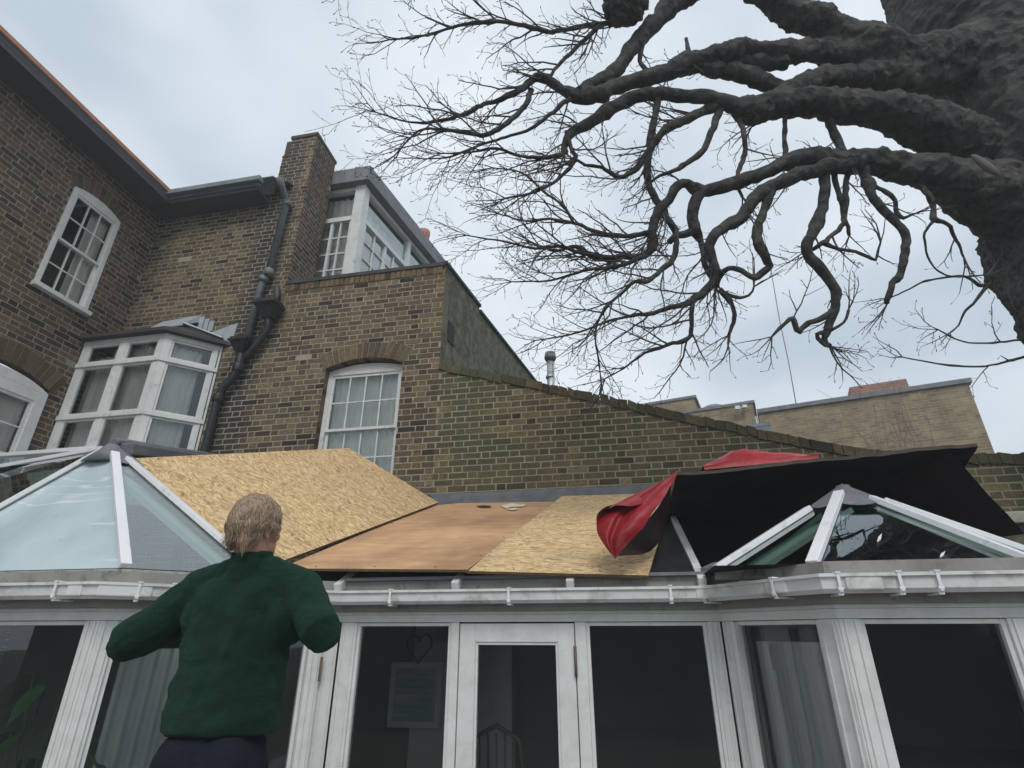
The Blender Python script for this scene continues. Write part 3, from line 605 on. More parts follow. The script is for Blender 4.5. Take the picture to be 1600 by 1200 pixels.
c = MB(); slab(c, (PR.x+.06,PR.y-.08,0), FDIR, 4.85, PR.z-.115, PR.z, 5.1); c.build('parapet_coping', M['lead'], fb)
q = PR+Vector(FDIR)*.95+Vector((.25,.968,0))*1.0
c = MB(); slab(c, (q.x,q.y,0), FDIR, 1.35, PR.z-.1, PR.z+.62, .7); uvbox(c.build('chimney', M['farred'], fb))
q = PR+Vector(FDIR)*4.78
c = MB(); c.box((q.x-.28,q.y-.05,0),(q.x-.04,q.y+.2,PR.z-.2)); c.build('white_pillar', M['white_old'], fb)
mb2 = atY(1175, 626, 15.0)
b2 = thing('terraced_building', (mb2.x, mb2.y, 0), 'low brick building with clapboard and small white box, just left of the longest far building', 'building')
c = MB(); slab(c, (mb2.x,mb2.y,0), FDIR, 1.9, 0, mb2.z-.08, 4); uvbox(c.build('wall', M['farbrick'], b2))
c = MB(); slab(c, (mb2.x+.05,mb2.y-.05,0), FDIR, 1.95, mb2.z-.078, mb2.z, 4.1); c.build('parapet_coping', M['lead'], b2)
c = MB()
for k in range(12): slab(c, (mb2.x+.3,mb2.y-.16-.01*(k%2),0), FDIR, 1.5, mb2.z-1.9+k*.1, mb2.z-1.81+k*.1, .12)
c.build('clapboard', M['slate'], b2)
c = MB(); p = Vector((mb2.x-.4, mb2.y-.02, mb2.z-.22)); c.box(p+Vector((-.1,-.12,-.05)), p+Vector((.03,0,.05))); c.box(p+Vector((.08,-.16,-.03)), p+Vector((.2,0,.05))); c.build('camera_box', M['white'], b2)
c = MB(); c.ellipsoid((mb2.x-.9, mb2.y+.8, mb2.z+.02), (.42,.42,.22)); c.build('roof_dome', M['slate'], b2)
mb3 = atY(1084, 618, 15.6)
b3 = thing('gabled_building', (mb3.x, mb3.y, 0), 'leftmost far brick parapet, just above the garden wall slope', 'building')
c = MB(); slab(c, (mb3.x,mb3.y,0), FDIR, 2.2, 0, mb3.z-.08, 4); uvbox(c.build('wall', M['farbrick'], b3))
c = MB(); slab(c, (mb3.x+.05,mb3.y-.05,0), FDIR, 2.25, mb3.z-.078, mb3.z, 4.1); c.build('parapet_coping', M['lead'], b3)
# slim mast on the far roof
ms = thing('mast', atY(1244, 632, 14.9)+Vector((0,.5,0)), 'thin reddish mast rising from the far roof up into the branches', 'mast')
c = MB(); a = ORG[ms]; tops = [(1244,632),(1232,565),(1218,500),(1206,430),(1190,350),(1176,280),(1166,230)]
pts = [atY(px, py, a.y) for px, py in tops]; c.tube(pts, [.012]*4+[.008]*3, 6); c.build('pole', M['brass'], ms)
# flue beyond the garden wall
fp = atY(860, 600, 8.0); fl_ = thing('flue_pipe', fp, 'pale metal flue with a dark cowl standing behind the garden wall', 'flue')
c = MB(); t = atY(860, 565, 8.0); c.tube([fp-Vector((0,0,1.2)), t], .062, 14); c.tube([fp+Vector((0,0,.1)), fp+Vector((0,0,.14))], .072, 14); c.build('pipe', M['metal'], fl_)
c = MB(); c.tube([t, t+Vector((0,0,.05)), t+Vector((0,0,.07)), t+Vector((0,0,.16))], [.07,.095,.1,.085], 14); c.build('cowl', M['pipe'], fl_)
cp = atY(662, 368, 10.5); pot = thing('chimney_pot', cp, 'red clay chimney pot behind the dormer roof', 'chimney pot')
c = MB(); c.tube([cp-Vector((0,0,1.2)), cp-Vector((0,0,.05)), cp, cp+Vector((0,0,.12)), cp+Vector((0,0,.14))], [.17,.14,.16,.16,.13], 14); c.build('pot', M['pot'], pot)

# ------------------------------------------------------------------ conservatory
cons = thing('conservatory', (-.7, 3.8, 0), 'white framed conservatory with glass lanterns, plastic gutter and open roof', 'conservatory')
PL = [(-7.0,2.83),(-2.91,2.83),(-1.94,3.8),(.56,3.8),(1.0,3.12),(3.1,3.12)]
def seg(i):
    a = Vector((*PL[i],0)); b = Vector((*PL[i+1],0)); d = (b-a).normalized(); return frame(a, d, (d.y,-d.x,0)), (b-a).length
HZ = 2.01
def offs(d):
    # polyline pushed outward by d
    n = len(PL); res = []
    for i in range(n):
        ns = []
        if i > 0: a = Vector(PL[i-1]); b = Vector(PL[i]); t = (b-a).normalized(); ns.append(Vector((t.y,-t.x)))
        if i < n-1: a = Vector(PL[i]); b = Vector(PL[i+1]); t = (b-a).normalized(); ns.append(Vector((t.y,-t.x)))
        m = sum(ns, Vector((0,0)))/len(ns); m = m/m.length_squared; res.append(Vector(PL[i])+m*d)
    return res
def sweep(mb, prof):
    # prof: list of (outward, z), closed
    rings = [[(p.x,p.y,z) for p, z in [(offs(o)[i], z) for o, z in prof]] for i in range(len(PL))]
    n = len(prof)
    for i in range(len(PL)-1):
        for k in range(n):
            mb.face([rings[i][k], rings[i+1][k], rings[i+1][(k+1)%n], rings[i][(k+1)%n]])
    mb.face(rings[0][::-1]); mb.face(rings[-1])
c = MB(); sweep(c, [(.0,HZ),(.0,2.055),(-.09,2.055),(-.09,HZ)]); sweep(c, [(.012,2.056),(.012,2.075),(-.06,2.075),(-.06,2.056)]); c.build('head_beam', M['white'], cons, bevel=.004)
c = MB(); sweep(c, [(.045,2.076),(.045,2.27),(-.08,2.27),(-.08,2.076)]); c.build('fascia', M['fascia'], cons)
c = MB(); sweep(c, [(.05,2.125),(.13,2.115),(.15,2.135),(.155,2.185),(.168,2.188),(.168,2.203),(.150,2.203),(.143,2.140),(.126,2.124),(.06,2.132),(.056,2.19),(.05,2.19)]); gut = c.build('gutter', M['upvc'], cons)
def bracket(i, u):
    fr, ln = seg(i); c = MB()
    c.fbox(fr, u, u+.024, 2.203, 2.210, .13, .175); c.fbox(fr, u+.004, u+.018, 2.12, 2.205, .166, .172); c.fbox(fr, u, u+.022, 2.105, 2.113, .045, .16)
    c.hexa([fr(u,2.105,.155), fr(u+.022,2.105,.155), fr(u+.022,2.115,.155), fr(u,2.115,.155), fr(u,2.13,.173), fr(u+.022,2.13,.173), fr(u+.022,2.14,.17), fr(u,2.14,.17)])
    c.build('gutter_bracket', M['alu'], gut)
for i, us in ((0, (2.3,3.1,3.9)), (1, (.13,.30,.95)), (2, (1.94-1.54,1.94-.74,1.94+.26)), (3, (.06,.60)), (4, (-.02,.24,.40,1.3,1.9))):
    for u in us: bracket(i, u)
# gutter joints: thicker sleeves
for i, u, l in ((0,3.98,.1),(1,-.05,.26),(2,2.36,.12),(3,.55,.14),(4,.02,.16),(4,1.36,.13)):
    fr, ln = seg(i); c = MB(); c.fbox(fr, u, u+l, 2.128, 2.198, .06, .163); c.build('gutter_joint', M['upvc'], gut, bevel=.008)
# vertical posts and fixed windows per facet
def post(i, u0, u1, n0=-.09, n1=.0, mould=True):
    fr, ln = seg(i); c = MB(); c.fbox(fr, u0, u1, .02, HZ-.002, n0, n1)
    if mould and u1-u0 > .07:
        c.fbox(fr, u0+.018, u0+.03, .02, HZ-.004, n1, n1+.008); c.fbox(fr, u1-.03, u1-.018, .02, HZ-.004, n1, n1+.008)
    c.build('post', M['white'], cons, bevel=.005)
def fixed(i, u0, u1, kind='window_frame'):
    fr, ln = seg(i); c = MB(); q = .022
    c.fbox(fr, u0, u0+q, .5, HZ-.003, -.07, -.015); c.fbox(fr, u1-q, u1, .5, HZ-.003, -.07, -.015); c.fbox(fr, u0+q, u1-q, HZ-.025, HZ-.003, -.07, -.015); c.fbox(fr, u0+q, u1-q, .5, .56, -.07, -.01)
    wf = c.build('window_frame', M['white'], cons, bevel=.003)
    p = MB(); p.face([fr(u0+q,.56,-.04), fr(u1-q,.56,-.04), fr(u1-q,HZ-.025,-.04), fr(u0+q,HZ-.025,-.04)]); p.build('pane', M['glass'], wf)
    d = MB(); d.fbox(fr, u0, u1, .02, .498, -.07, -.02); d.build('lower_panel', M['white'], wf)
fr0, l0 = seg(0); X2U = 7.0
# left front facade (u = X + 7)
post(0, X2U-3.00, X2U-2.91); fixed(0, X2U-4.05, X2U-3.00); post(0, X2U-4.15, X2U-4.05); fixed(0, X2U-5.3, X2U-4.15); post(0, X2U-5.4, X2U-5.3); fixed(0, X2U-6.6, X2U-5.4)
# left canted facet with an opening casement
fr1, l1 = seg(1)
post(1, 0.005, .09); fixed(1, .09, .86); post(1, .86, .90, mould=False); fixed(1, .90, 1.17); post(1, 1.26, l1-.005)
post(1, 1.172, 1.258, -.06, .03)
c = MB(); c.fbox(fr1, 1.252, 1.268, 1.66, 1.80, .031, .042); c.build('hinge', M['brass'], cons)
# centre
U = lambda x: x+1.94
post(2, .005, U(-1.82)); fixed(2, U(-1.82), U(-1.15)); post(2, U(-1.15), U(-1.095), mould=False)
fr2, l2 = seg(2)
c = MB(); a, b = U(-1.088), U(-.338)
c.fbox(fr2, a, a+.105, .05, HZ-.01, -.05, -.004); c.fbox(fr2, b-.105, b, .05, HZ-.01, -.05, -.004); c.fbox(fr2, a+.105, b-.105, HZ-.12, HZ-.01, -.05, -.004); c.fbox(fr2, a+.105, b-.105, .05, .45, -.05, -.004)
for (u0,u1,z0,z1) in ((a+.105,a+.122,.45,HZ-.12),(b-.122,b-.105,.45,HZ-.12),(a+.122,b-.122,HZ-.137,HZ-.12),(a+.122,b-.122,.45,.467)): c.fbox(fr2, u0,u1,z0,z1,-.045,-.012)
door = c.build('door', M['white'], cons, bevel=.003)
c = MB(); c.face([fr2(a+.12,.46,-.03), fr2(b-.12,.46,-.03), fr2(b-.12,HZ-.13,-.03), fr2(a+.12,HZ-.13,-.03)]); c.build('pane', M['glass'], door)
for z in (1.70, .4):
    c = MB(); c.fbox(fr2, b-.006, b+.012, z, z+.17, -.002, .012); c.tube([fr2(b+.004,z,.012), fr2(b+.004,z+.17,.012)], .006, 8); c.build('hinge', M['brass'], door)
c = MB(); c.tube([fr2(a+.05,1.02,0), fr2(a+.05,1.02,.04), fr2(a+.15,1.02,.045)], .009, 8); c.build('handle', M['metal'], door)
post(2, b+.006, U(-.262), mould=False); fixed(2, U(-.262), U(.475)); post(2, U(.475), l2-.005)
fr3, l3 = seg(3)
post(3, .005, .10); fixed(3, .10, l3-.12); post(3, l3-.12, l3-.005)
fr4, l4 = seg(4)
post(4, .005, .10); fixed(4, .10, .72); post(4, .72, .82); fixed(4, .82, 1.4); post(4, 1.4, 1.5); fixed(4, 1.5, 2.0); post(4, 2.0, 2.1)
# casement bead on the right facet reads as a second white member
c = MB(); c.fbox(fr3, .10, .13, .5, HZ-.01, -.012, .02); c.build('casement_stile', M['white'], cons)
# roof: eaves sill, rafters
SL = (3.26-2.33)/(5.75-3.75)
def zs(y): return 2.30+SL*(y-3.75)
for x in (-1.94,-1.10,-.34,.47):
    c = MB(); c.bar((x,3.68,zs(3.68)-.045),(x,5.78,zs(5.78)-.045),.05,.06); c.build('rafter', M['upvc'], cons, bevel=.004)
c = MB(); c.box((.50,3.62,2.274),(2.9,W-.01,2.285)); c.box((.48,3.2,2.271),(3.05,3.7,2.2725)); c.face([(-2.3,3.76,2.278),(.50,3.76,2.278),(.50,5.78,zs(5.78)-.07),(-2.3,5.78,zs(5.78)-.07)]); c.face([(.50,3.76,2.278),(.50,5.78,2.278),(.50,5.78,zs(5.78)-.07)])
c.build('flat_roof', M['feltshade'], cons)
c = MB(); c.box((-1.9,3.72,2.272),(.55,3.775,2.292)); c.bar((.50,3.74,2.30),(.62,3.98,2.36),.05,.03); c.build('eaves_flashing', M['lead'], cons)
# lanterns
def lantern(A, base, cap_r, bars, panes, barw=.06):
    A = Vector(A)
    ln = MB(); ln.tube([A-Vector((0,0,.14)), A-Vector((0,0,.04)), A+Vector((0,0,.02))], [cap_r*1.15, cap_r*.6, .04], 9)
    root = ln.build('roof_lantern', M['lead'], cons)
    for p in bars:
        p = [Vector(q) for q in p]; c = MB(); c.bar(p[0], p[1], barw, .035, up=(0,0,1)); c.build('capping_bar', M['alu'], root, bevel=.004)
    for pts, mt in panes:
        c = MB(); c.face(pts); c.build('pane', M[mt], root)
    return root
A = Vector((-3.95,3.5,3.30)); Fr = Vector((-2.94,2.92,2.30)); Fl = Vector((-4.75,2.92,2.30)); Cr = Vector((-2.40,3.46,2.30)); Cb = Vector((-2.40,4.6,2.3))
Bl = Vector((-7.0,2.92,2.30)); G1 = atY(0,730,3.8); G2 = atY(0,712,4.0)
up = Vector((0,0,.03)); low = Vector((0,0,-.012))
def ex(a, b, t): return a+(b-a)*t
dG1 = (G1-A).normalized(); dG2 = (G2-A).normalized()
lanL = lantern(A, None, .15, [(ex(A,Fr,.10)+up, ex(A,Fr,1.02)+up), (ex(A,Fl,.06)+up, ex(A,Fl,1.02)+up), (ex(A,Cr,.12)+up*.5, ex(A,Cr,1.0)+up*.5), (A+dG1*.1, A+dG1*3.2), (A+dG2*.25, A+dG2*3.2)],
   [([A,Fl,Fr],'glass_painted_sky'), ([A,Fr,Cr],'glass_roof'), ([A-up,Cr,Cb],'glass_roof'), ([A,Bl,Fl],'glass_roof'), ([A,A+dG1*3.2,Bl],'glass_roof'), ([A+dG2*.05,A+dG2*3.2,A+dG1*3.2],'glass_roof')])
c = MB()
def sillrun(mb, pts, w=.06, h=.05):
    for a, b in zip(pts, pts[1:]): mb.bar(a, b, w, h)
sillrun(c, [Bl-up*1.2+Vector((0,-.03,0)), Fr-up*1.2+Vector((0.02,-.03,0)), Cr-up*1.2+Vector((.03,-.03,0)), Cb-up*1.2]); c.build('sill', M['sill'], lanL)
c = MB(); c.bar(A+Vector((.02,.05,.0)), atY(345,722,4.9)+Vector((0,0,-.02)), .22, .10); c.tube([A+Vector((0,0,.05)), atY(345,715,4.9)], .035, 8)
c.build('lead_ridge', M['lead'], lanL, bevel=.02)
c = MB(); g0 = atY(345,722,4.9); c.face([A+Vector((-3.4,.3,-.1)), A+Vector((0,.06,-.03)), g0, (-5.0,5.75,3.6), (-7,5.75,3.6)]); c.build('rear_pane', M['glass_roof'], lanL)
c = MB()
for (p, q) in ((A,Cr),(A,Cb),(A,ex(Cr,Cb,.5))): c.bar(p-up*5, q-up*4, .14, .04)
c.bar(Cr-up*3, Cb-up*3, .08, .08); c.build('inner_rafters', M['inner'], lanL)
A2 = Vector((1.45,3.86,2.80)); FLc = Vector((.98,3.22,2.265)); FRc = Vector((1.94,3.22,2.265)); Lc = Vector((.55,3.62,2.29)); Rc = Vector((2.5,3.8,2.28)); Bk = Vector((.75,4.5,2.28)); Bk2 = Vector((2.3,4.5,2.28))
lanR = lantern(A2, None, .12, [(ex(A2,FLc,.12)+up*.8, ex(A2,FLc,1.03)+up*.8), (ex(A2,FRc,.2)+up*.5, ex(A2,FRc,1.02)+up*.8), (ex(A2,Lc,.28)+up*.4, ex(A2,Lc,1.0)+up*.4), (ex(A2,Rc,.2)+up*.5, ex(A2,Rc,1.0)+up*.5)],
   [([A2,FLc,FRc],'glass_roof'), ([A2,Lc,FLc],'glass_roof'), ([A2,FRc,Rc],'glass_roof'), ([A2,Bk,Lc],'glass_roof'), ([A2,Bk2,Bk],'glass_roof'), ([A2,Rc,Bk2],'glass_roof')], .062)
c = MB()
for q in (Bk, Bk2, Rc, Lc): c.bar(ex(A2,q,.1)-up*4, q-up*4, .34, .03)
c.bar(Bk-up*3, Bk2-up*3, .1, .12); c.build('inner_rafters', M['inner'], lanR)
c = MB(); dn_ = Vector((0,-.02,-.035)); sillrun(c, [Lc+dn_, FLc+dn_, FRc+dn_, Rc+dn_]); c.build('sill', M['sill'], lanR)
# lead apron with lobed lower edges on the right apex
c = MB()
cap = A2+Vector((0,0,.035)); K = 7
for (p, q, t) in ((Lc,FLc,.26),(FLc,FRc,.26),(FRc,Rc,.25),(Rc,Bk2,.25),(Bk,Lc,.25)):
    prev = None; rows = [[cap]*(K+1), []]
    for k in range(K+1):
        s = k/K; e_ = ex(p, q, s); tt = t*(1+.22*math.sin(math.pi*s)); rows[1].append(ex(A2, e_, tt)+Vector((0,0,.022)))
    c.sheet(rows)
c.build('lead_apron', M['lead'], lanR)
c = MB()
for (p, q, t) in ((Fl,Fr,.13),(Fr,Cr,.14),(Cr,Cb,.13),(Bl,Fl,.07)):
    rows = [[A+Vector((0,0,.03))]*(K+1), []]
    for k in range(K+1):
        s = k/K; rows[1].append(ex(A, ex(p,q,s), t*(1+.3*math.sin(math.pi*s)))+Vector((0,0,.02)))
    c.sheet(rows)
c.build('lead_apron', M['lead'], lanL)
# inside of the conservatory
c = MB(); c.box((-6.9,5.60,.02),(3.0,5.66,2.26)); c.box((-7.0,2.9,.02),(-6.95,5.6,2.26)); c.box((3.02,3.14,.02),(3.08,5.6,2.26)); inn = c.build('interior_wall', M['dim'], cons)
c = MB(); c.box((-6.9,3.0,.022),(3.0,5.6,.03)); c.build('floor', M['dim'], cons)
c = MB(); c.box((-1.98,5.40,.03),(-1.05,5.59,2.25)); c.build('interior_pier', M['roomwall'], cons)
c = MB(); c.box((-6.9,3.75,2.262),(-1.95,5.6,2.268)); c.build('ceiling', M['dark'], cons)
fr_int = frame((0,0,0),(1,0,0),(0,-1,0))
# blinds inside the canted facets
c = MB()
rows = []
for i in range(2):
    row = []
    for k in range(60):
        t = k/59; row.append(fr3(.10+t*(l3-.30), .3+i*1.6, -.16+.02*math.sin(t*19)+.01*math.sin(t*47)))
    rows.append(row)
c.sheet(rows); bl = c.build('blind', M['roomwall'], cons)
c = MB(); rows = []
for i in range(2): rows.append([fr1(.16+t/40*.45, .3+i*1.55, -.5+.02*math.sin(t*.9)) for t in range(41)])
c.sheet(rows); c.build('blind', M['roomwall'], cons)

# things inside
pf = atY(648, 1085, 5.36); pic = thing('picture_frame', pf, 'framed print on the pale pier behind the conservatory window', 'picture')
c = MB(); hw, hh = .245, .26
for a, b in (((-hw,-hh),(-hw+.05,hh)),((hw-.05,-hh),(hw,hh)),((-hw+.05,-hh),(hw-.05,-hh+.05)),((-hw+.05,hh-.05),(hw-.05,hh))): c.box((pf.x+a[0],pf.y,pf.z+a[1]),(pf.x+b[0],pf.y+.03,pf.z+b[1]))
c.build('frame', M['wood'], pic, bevel=.004)
c = MB(); c.box((pf.x-hw+.05,pf.y+.012,pf.z-hh+.05),(pf.x+hw-.05,pf.y+.02,pf.z+hh-.05)); c.build('print', M['art'], pic)
hp = atY(655, 1010, 5.36); hr = thing('heart_wreath', hp, 'dark twig heart hanging above the framed print', 'ornament')
c = MB(); R = random.Random(2)
for s in range(5):
    pts = []
    for k in range(25):
        t = 2*math.pi*k/24; pts.append((hp.x+.0078*16*math.sin(t)**3+R.uniform(-.006,.006), hp.y+R.uniform(-.01,.01), hp.z+.0085*(13*math.cos(t)-5*math.cos(2*t)-2*math.cos(3*t)-math.cos(4*t))+R.uniform(-.006,.006)))
    c.tube(pts, .005, 5)
c.build('twigs', M['pipe_black'], hr)
cx, cy = -.95, 4.6; ch = thing('dining_chair', (cx,cy,.03), 'pale dining chair seen dimly through the conservatory door', 'chair')
c = MB(); c.box((cx-.2,cy-.2,.44),(cx+.2,cy+.2,.48)); c.build('seat', M['chairwood'], ch, bevel=.01)
c = MB(); c.tube([(cx-.2,cy-.2,.48),(cx-.21,cy-.24,.9),(cx-.16,cy-.27,1.28),(cx,cy-.29,1.36),(cx+.16,cy-.27,1.28),(cx+.21,cy-.24,.9),(cx+.2,cy-.2,.48)], .016, 8)
for k in range(5): x = cx-.12+.06*k; c.tube([(x,cy-.2,.48),(x,cy-.28,1.31)], .008, 6)
c.build('backrest', M['chairwood'], ch)
for sx in (-.17,.17):
    for sy in (-.17,.17): c = MB(); c.tube([(cx+sx,cy+sy,.44),(cx+sx*1.15,cy+sy*1.15,.03)], [.02,.014], 8); c.build('leg', M['chairwood'], ch)
px_, py_ = -3.55, 3.25; hpz = thing('house_plant', (px_,py_,.03), 'broad leaved green plant behind the leftmost conservatory pane', 'plant')
c = MB(); c.tube([(px_,py_,.03),(px_,py_,.4)], [.13,.18], 16); c.build('pot', M['pot'], hpz)
c = MB(); R = random.Random(12)
for k in range(26):
    a = R.uniform(0,6.28); h = R.uniform(.7,1.75); r0 = R.uniform(.08,.32); b0 = Vector((px_,py_,.4)); tip = Vector((px_+math.cos(a)*r0, py_+math.sin(a)*r0*.7, h)); c.tube([b0, ex(b0,tip,.6)+Vector((0,0,.1)), tip], .006, 5)
    d = Vector((math.cos(a), math.sin(a), -.5)).normalized(); s = d.cross(Vector((0,0,1))).normalized(); ll = R.uniform(.14,.24); ww = ll*.36
    row = []
    for j in range(6):
        t = j/5; wd = ww*math.sin(math.pi*(t*.85+.12)); cpt = tip+d*ll*t+Vector((0,0,-.12*t*t)); row.append([cpt-s*wd, cpt+Vector((0,0,-.015)), cpt+s*wd])
    c.sheet(row)
c.build('leaves', M['leafdim'], hpz)

# ------------------------------------------------------------------ temporary boards on the roof
def board(name, pts, th, top, label, cat='board', grp=None, edge='edge'):
    P = [Vector(p) for p in pts]; n = (P[1]-P[0]).cross(P[2]-P[0]).normalized(); n = n if n.z > 0 else -n
    o = thing(name, sum(P, Vector())/len(P), label, cat, grp); c = MB(); k = len(P)
    c.face([p for p in P]); c.face([p-n*th for p in P][::-1])
    for i in range(k): a, b = P[i], P[(i+1)%k]; c.face([a, b, b-n*th, a-n*th], 1)
    c.build('panel', [M[top], M[edge]], o); return o, n
P0 = atY(187,717,3.5); Pb = atY(397,893,3.5); P2 = atY(685,785,5.66); nn = (Pb-P0).cross(P2-P0)
def onplane(px, py):
    v = Vector(ray(px,py)); C = Vector((0,0,CZ)); return C+v*(nn.dot(P0-C)/nn.dot(v))
P1 = onplane(545,700); P2b = onplane(560,832)
ob1, _ = board('strand_board', [P0, Pb, P2, P1], .018, 'osb', 'largest pale strand board, tilted up on the left in front of the sash window')
q0 = atY(437,888,3.66); q1 = atY(731,890,3.66); q3 = atY(672,790,5.64)
def onpl(a, b, c_, px, py):
    n_ = (b-a).cross(c_-a); v = Vector(ray(px,py)); C = Vector((0,0,CZ)); return C+v*(n_.dot(a-C)/n_.dot(v))
q2 = onpl(q0,q1,q3,880,773)
lift = Vector((0,0,.0))
bp, _ = board('plywood_sheet', [q0, q1, q2, q3], .018, 'ply', 'reddish brown plywood sheet lying between the two strand boards')
r0 = atY(728,892,3.67); r1 = atY(1013,899,3.67); r2 = atY(1052,770,5.66); r3 = atY(878,775,5.66)
b3_, _ = board('strand_board', [r0, r1, r2, r3], .018, 'osb', 'flat pale strand board to the right of the plywood, under the red tarpaulin flap')
# torn patch and split on the plywood
c = MB(); pn = (q1-q0).cross(q3-q0).normalized(); pn = pn if pn.z > 0 else -pn
def onply(px, py, h=.012):
    v = Vector(ray(px,py)); C = Vector((0,0,CZ)); return C+v*(pn.dot(q0-C)/pn.dot(v))+pn*h
c.face([onply(x,y) for x,y in ((783,792),(800,788),(812,790),(822,789),(818,793),(800,794),(790,796))]); c.face([onply(x,y) for x,y in ((790,797),(805,795),(812,797),(800,799))])
c.build('torn_patch', simple('torn_veneer', (.75,.62,.42), (.85,.75,.55), 40, .8, .2), bp)
c = MB(); c.face([onply(x,y,.011) for x,y in ((743,792),(755,791),(768,792),(766,794),(750,794))]); c.build('split', M['pipe_black'], bp)

SCR = simple('screw_head', (.16,.15,.14), (.25,.24,.22), 30, .4, 0, metal=.7)
for o_, pts_ in ((ob1, (P0,Pb,P2,P1)), (bp, (q0,q1,q2,q3)), (b3_, (r0,r1,r2,r3))):
    n_ = (pts_[1]-pts_[0]).cross(pts_[2]-pts_[0]).normalized(); n_ = n_ if n_.z > 0 else -n_; ce = sum(pts_, Vector())/4
    for i in range(4):
        a, b = pts_[i], pts_[(i+1)%4]; cnt_ = max(2, int((b-a).length/.45))
        for k in range(cnt_):
            p = ex(a, b, (k+.5)/cnt_); p = p+(ce-p).normalized()*.05; c = MB(); c.tube([p-n_*.001, p+n_*.004], .007, 8); c.build('screw', SCR, o_)
# dark board over the right lantern, held up at the front
d0 = atY(1055,738,3.75); d1 = atY(1527,692,3.75); d2 = Vector((2.75,5.5,2.93)); d3 = Vector((.42,5.55,2.90))
db = thing('dark_board', (d0+d1+d2+d3)/4, 'large black sheeted board propped over the right hand glass lantern', 'board')
def bd(s, t, off):
    p = d0+(d1-d0)*s+(d3-d0)*t+(d2-d3-(d1-d0))*s*t
    return p+Vector((.012*noise.noise(p*4), .03*noise.noise(p*3.1+Vector((4,4,4)))*(1-t), .022*noise.noise(p*2.3+Vector((1,7,2)))+.008*noise.noise(p*9)))+Vector((0,0,off))
c = MB(); GS, GT = 48, 24
for off in (0, -.022): c.sheet([[bd(i/GS, j/GT, off) for i in range(GS+1)] for j in range(GT+1)])
for i in range(GS): c.face([bd(i/GS,0,0), bd((i+1)/GS,0,0), bd((i+1)/GS,0,-.022), bd(i/GS,0,-.022)], 1); c.face([bd(i/GS,1,0), bd((i+1)/GS,1,0), bd((i+1)/GS,1,-.022), bd(i/GS,1,-.022)], 1)
for j in range(GT):
    for s_ in (0,1): c.face([bd(s_,j/GT,0), bd(s_,(j+1)/GT,0), bd(s_,(j+1)/GT,-.022), bd(s_,j/GT,-.022)], 1)
c.build('panel', [M['board'], M['boardedge']], db)
# ------------------------------------------------------------------ tarpaulin
tp = thing('tarpaulin', (d0.x, d0.y, d0.z), 'red tarpaulin draped over the dark board with a curled flap hanging on the left', 'tarpaulin')
Rr = random.Random(4)
def wr(p, s=1.0, f=5.0): return p+Vector((noise.noise(p*f), noise.noise(p*f+Vector((9,0,0))), noise.noise(p*f+Vector((0,9,0)))))*.02*s
# flap: hung from the board's left end, pointed tip, rolled at its left side
R_ = [(1058,735,3.72),(1045,765,3.66),(1030,790,3.60),(1008,820,3.55),(985,848,3.52),(965,871,3.50)]
L_ = [(1052,741,3.80),(1000,768,3.85),(955,792,3.80),(932,808,3.70),(935,838,3.60),(963,872,3.50)]
def lerp_list(Ls, t):
    f = t*(len(Ls)-1); i = min(int(f), len(Ls)-2); k = f-i
    k2 = k*k*(3-2*k)*.0+k
    return [Ls[i][j]+(Ls[i+1][j]-Ls[i][j])*k2 for j in range(3)]
def cubic(Ls, t):
    f = t*(len(Ls)-1); i = min(int(f), len(Ls)-2); k = f-i; P = lambda m: Ls[max(0, min(len(Ls)-1, m))]
    a, b, c_, d = P(i-1), P(i), P(i+1), P(i+2)
    return [.5*((2*b[j])+(-a[j]+c_[j])*k+(2*a[j]-5*b[j]+4*c_[j]-d[j])*k*k+(-a[j]+3*b[j]-3*c_[j]+d[j])*k**3) for j in range(3)]
rows = []
for i in range(25):
    t = i/24; a = cubic(R_, t); b = cubic(L_, t); row = []
    for k in range(21):
        s = k/20; x = a[0]+(b[0]-a[0])*s; y = a[1]+(b[1]-a[1])*s; Yd = a[2]+(b[2]-a[2])*s
        Yd -= .10*math.sin(math.pi*s)*math.sin(math.pi*min(1,t*1.05))*1.0 - .09*math.exp(-((s-.55)/.1)**2)*math.sin(math.pi*t)
        row.append(wr(wr(atY(x, y, Yd), .8, 6), .35, 19))
    rows.append(row)
c = MB(); c.sheet(rows); o = c.build('flap', M['tarp'], tp, label='glossy red curled flap with pointed tip')
m_ = o.modifiers.new('s','SUBSURF'); m_.levels = 1; m_.render_levels = 1
m_ = o.modifiers.new('t','SOLIDIFY'); m_.thickness = .002
# rolled lip along the flap's upper left
c = MB(); rows = []
lip = [(1005,786,3.60),(985,790,3.58),(965,789,3.60),(948,793,3.64),(934,806,3.68),(932,818,3.68)]
for i in range(17):
    p = cubic(lip, i/16); q = cubic(L_[1:5], i/16*.7+.05); row = []
    for k in range(7):
        s = k/6; row.append(wr(atY(p[0]+(q[0]-p[0])*s, p[1]+(q[1]-p[1])*s-3*math.sin(math.pi*s), p[2]+(q[2]-p[2])*s-.05*math.sin(math.pi*s)), .4))
    rows.append(row)
c.sheet(rows); c.build('rolled_edge', M['tarp'], tp)
# inner part behind the flap, its shade put into the colour
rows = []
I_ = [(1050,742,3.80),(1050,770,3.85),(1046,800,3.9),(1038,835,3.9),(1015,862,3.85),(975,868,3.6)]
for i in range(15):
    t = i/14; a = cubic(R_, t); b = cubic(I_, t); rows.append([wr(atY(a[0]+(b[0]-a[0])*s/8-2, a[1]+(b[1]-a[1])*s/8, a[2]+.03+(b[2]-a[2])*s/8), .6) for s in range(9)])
c = MB(); c.sheet(rows); c.build('inner_fold', M['tarp_shade'], tp)
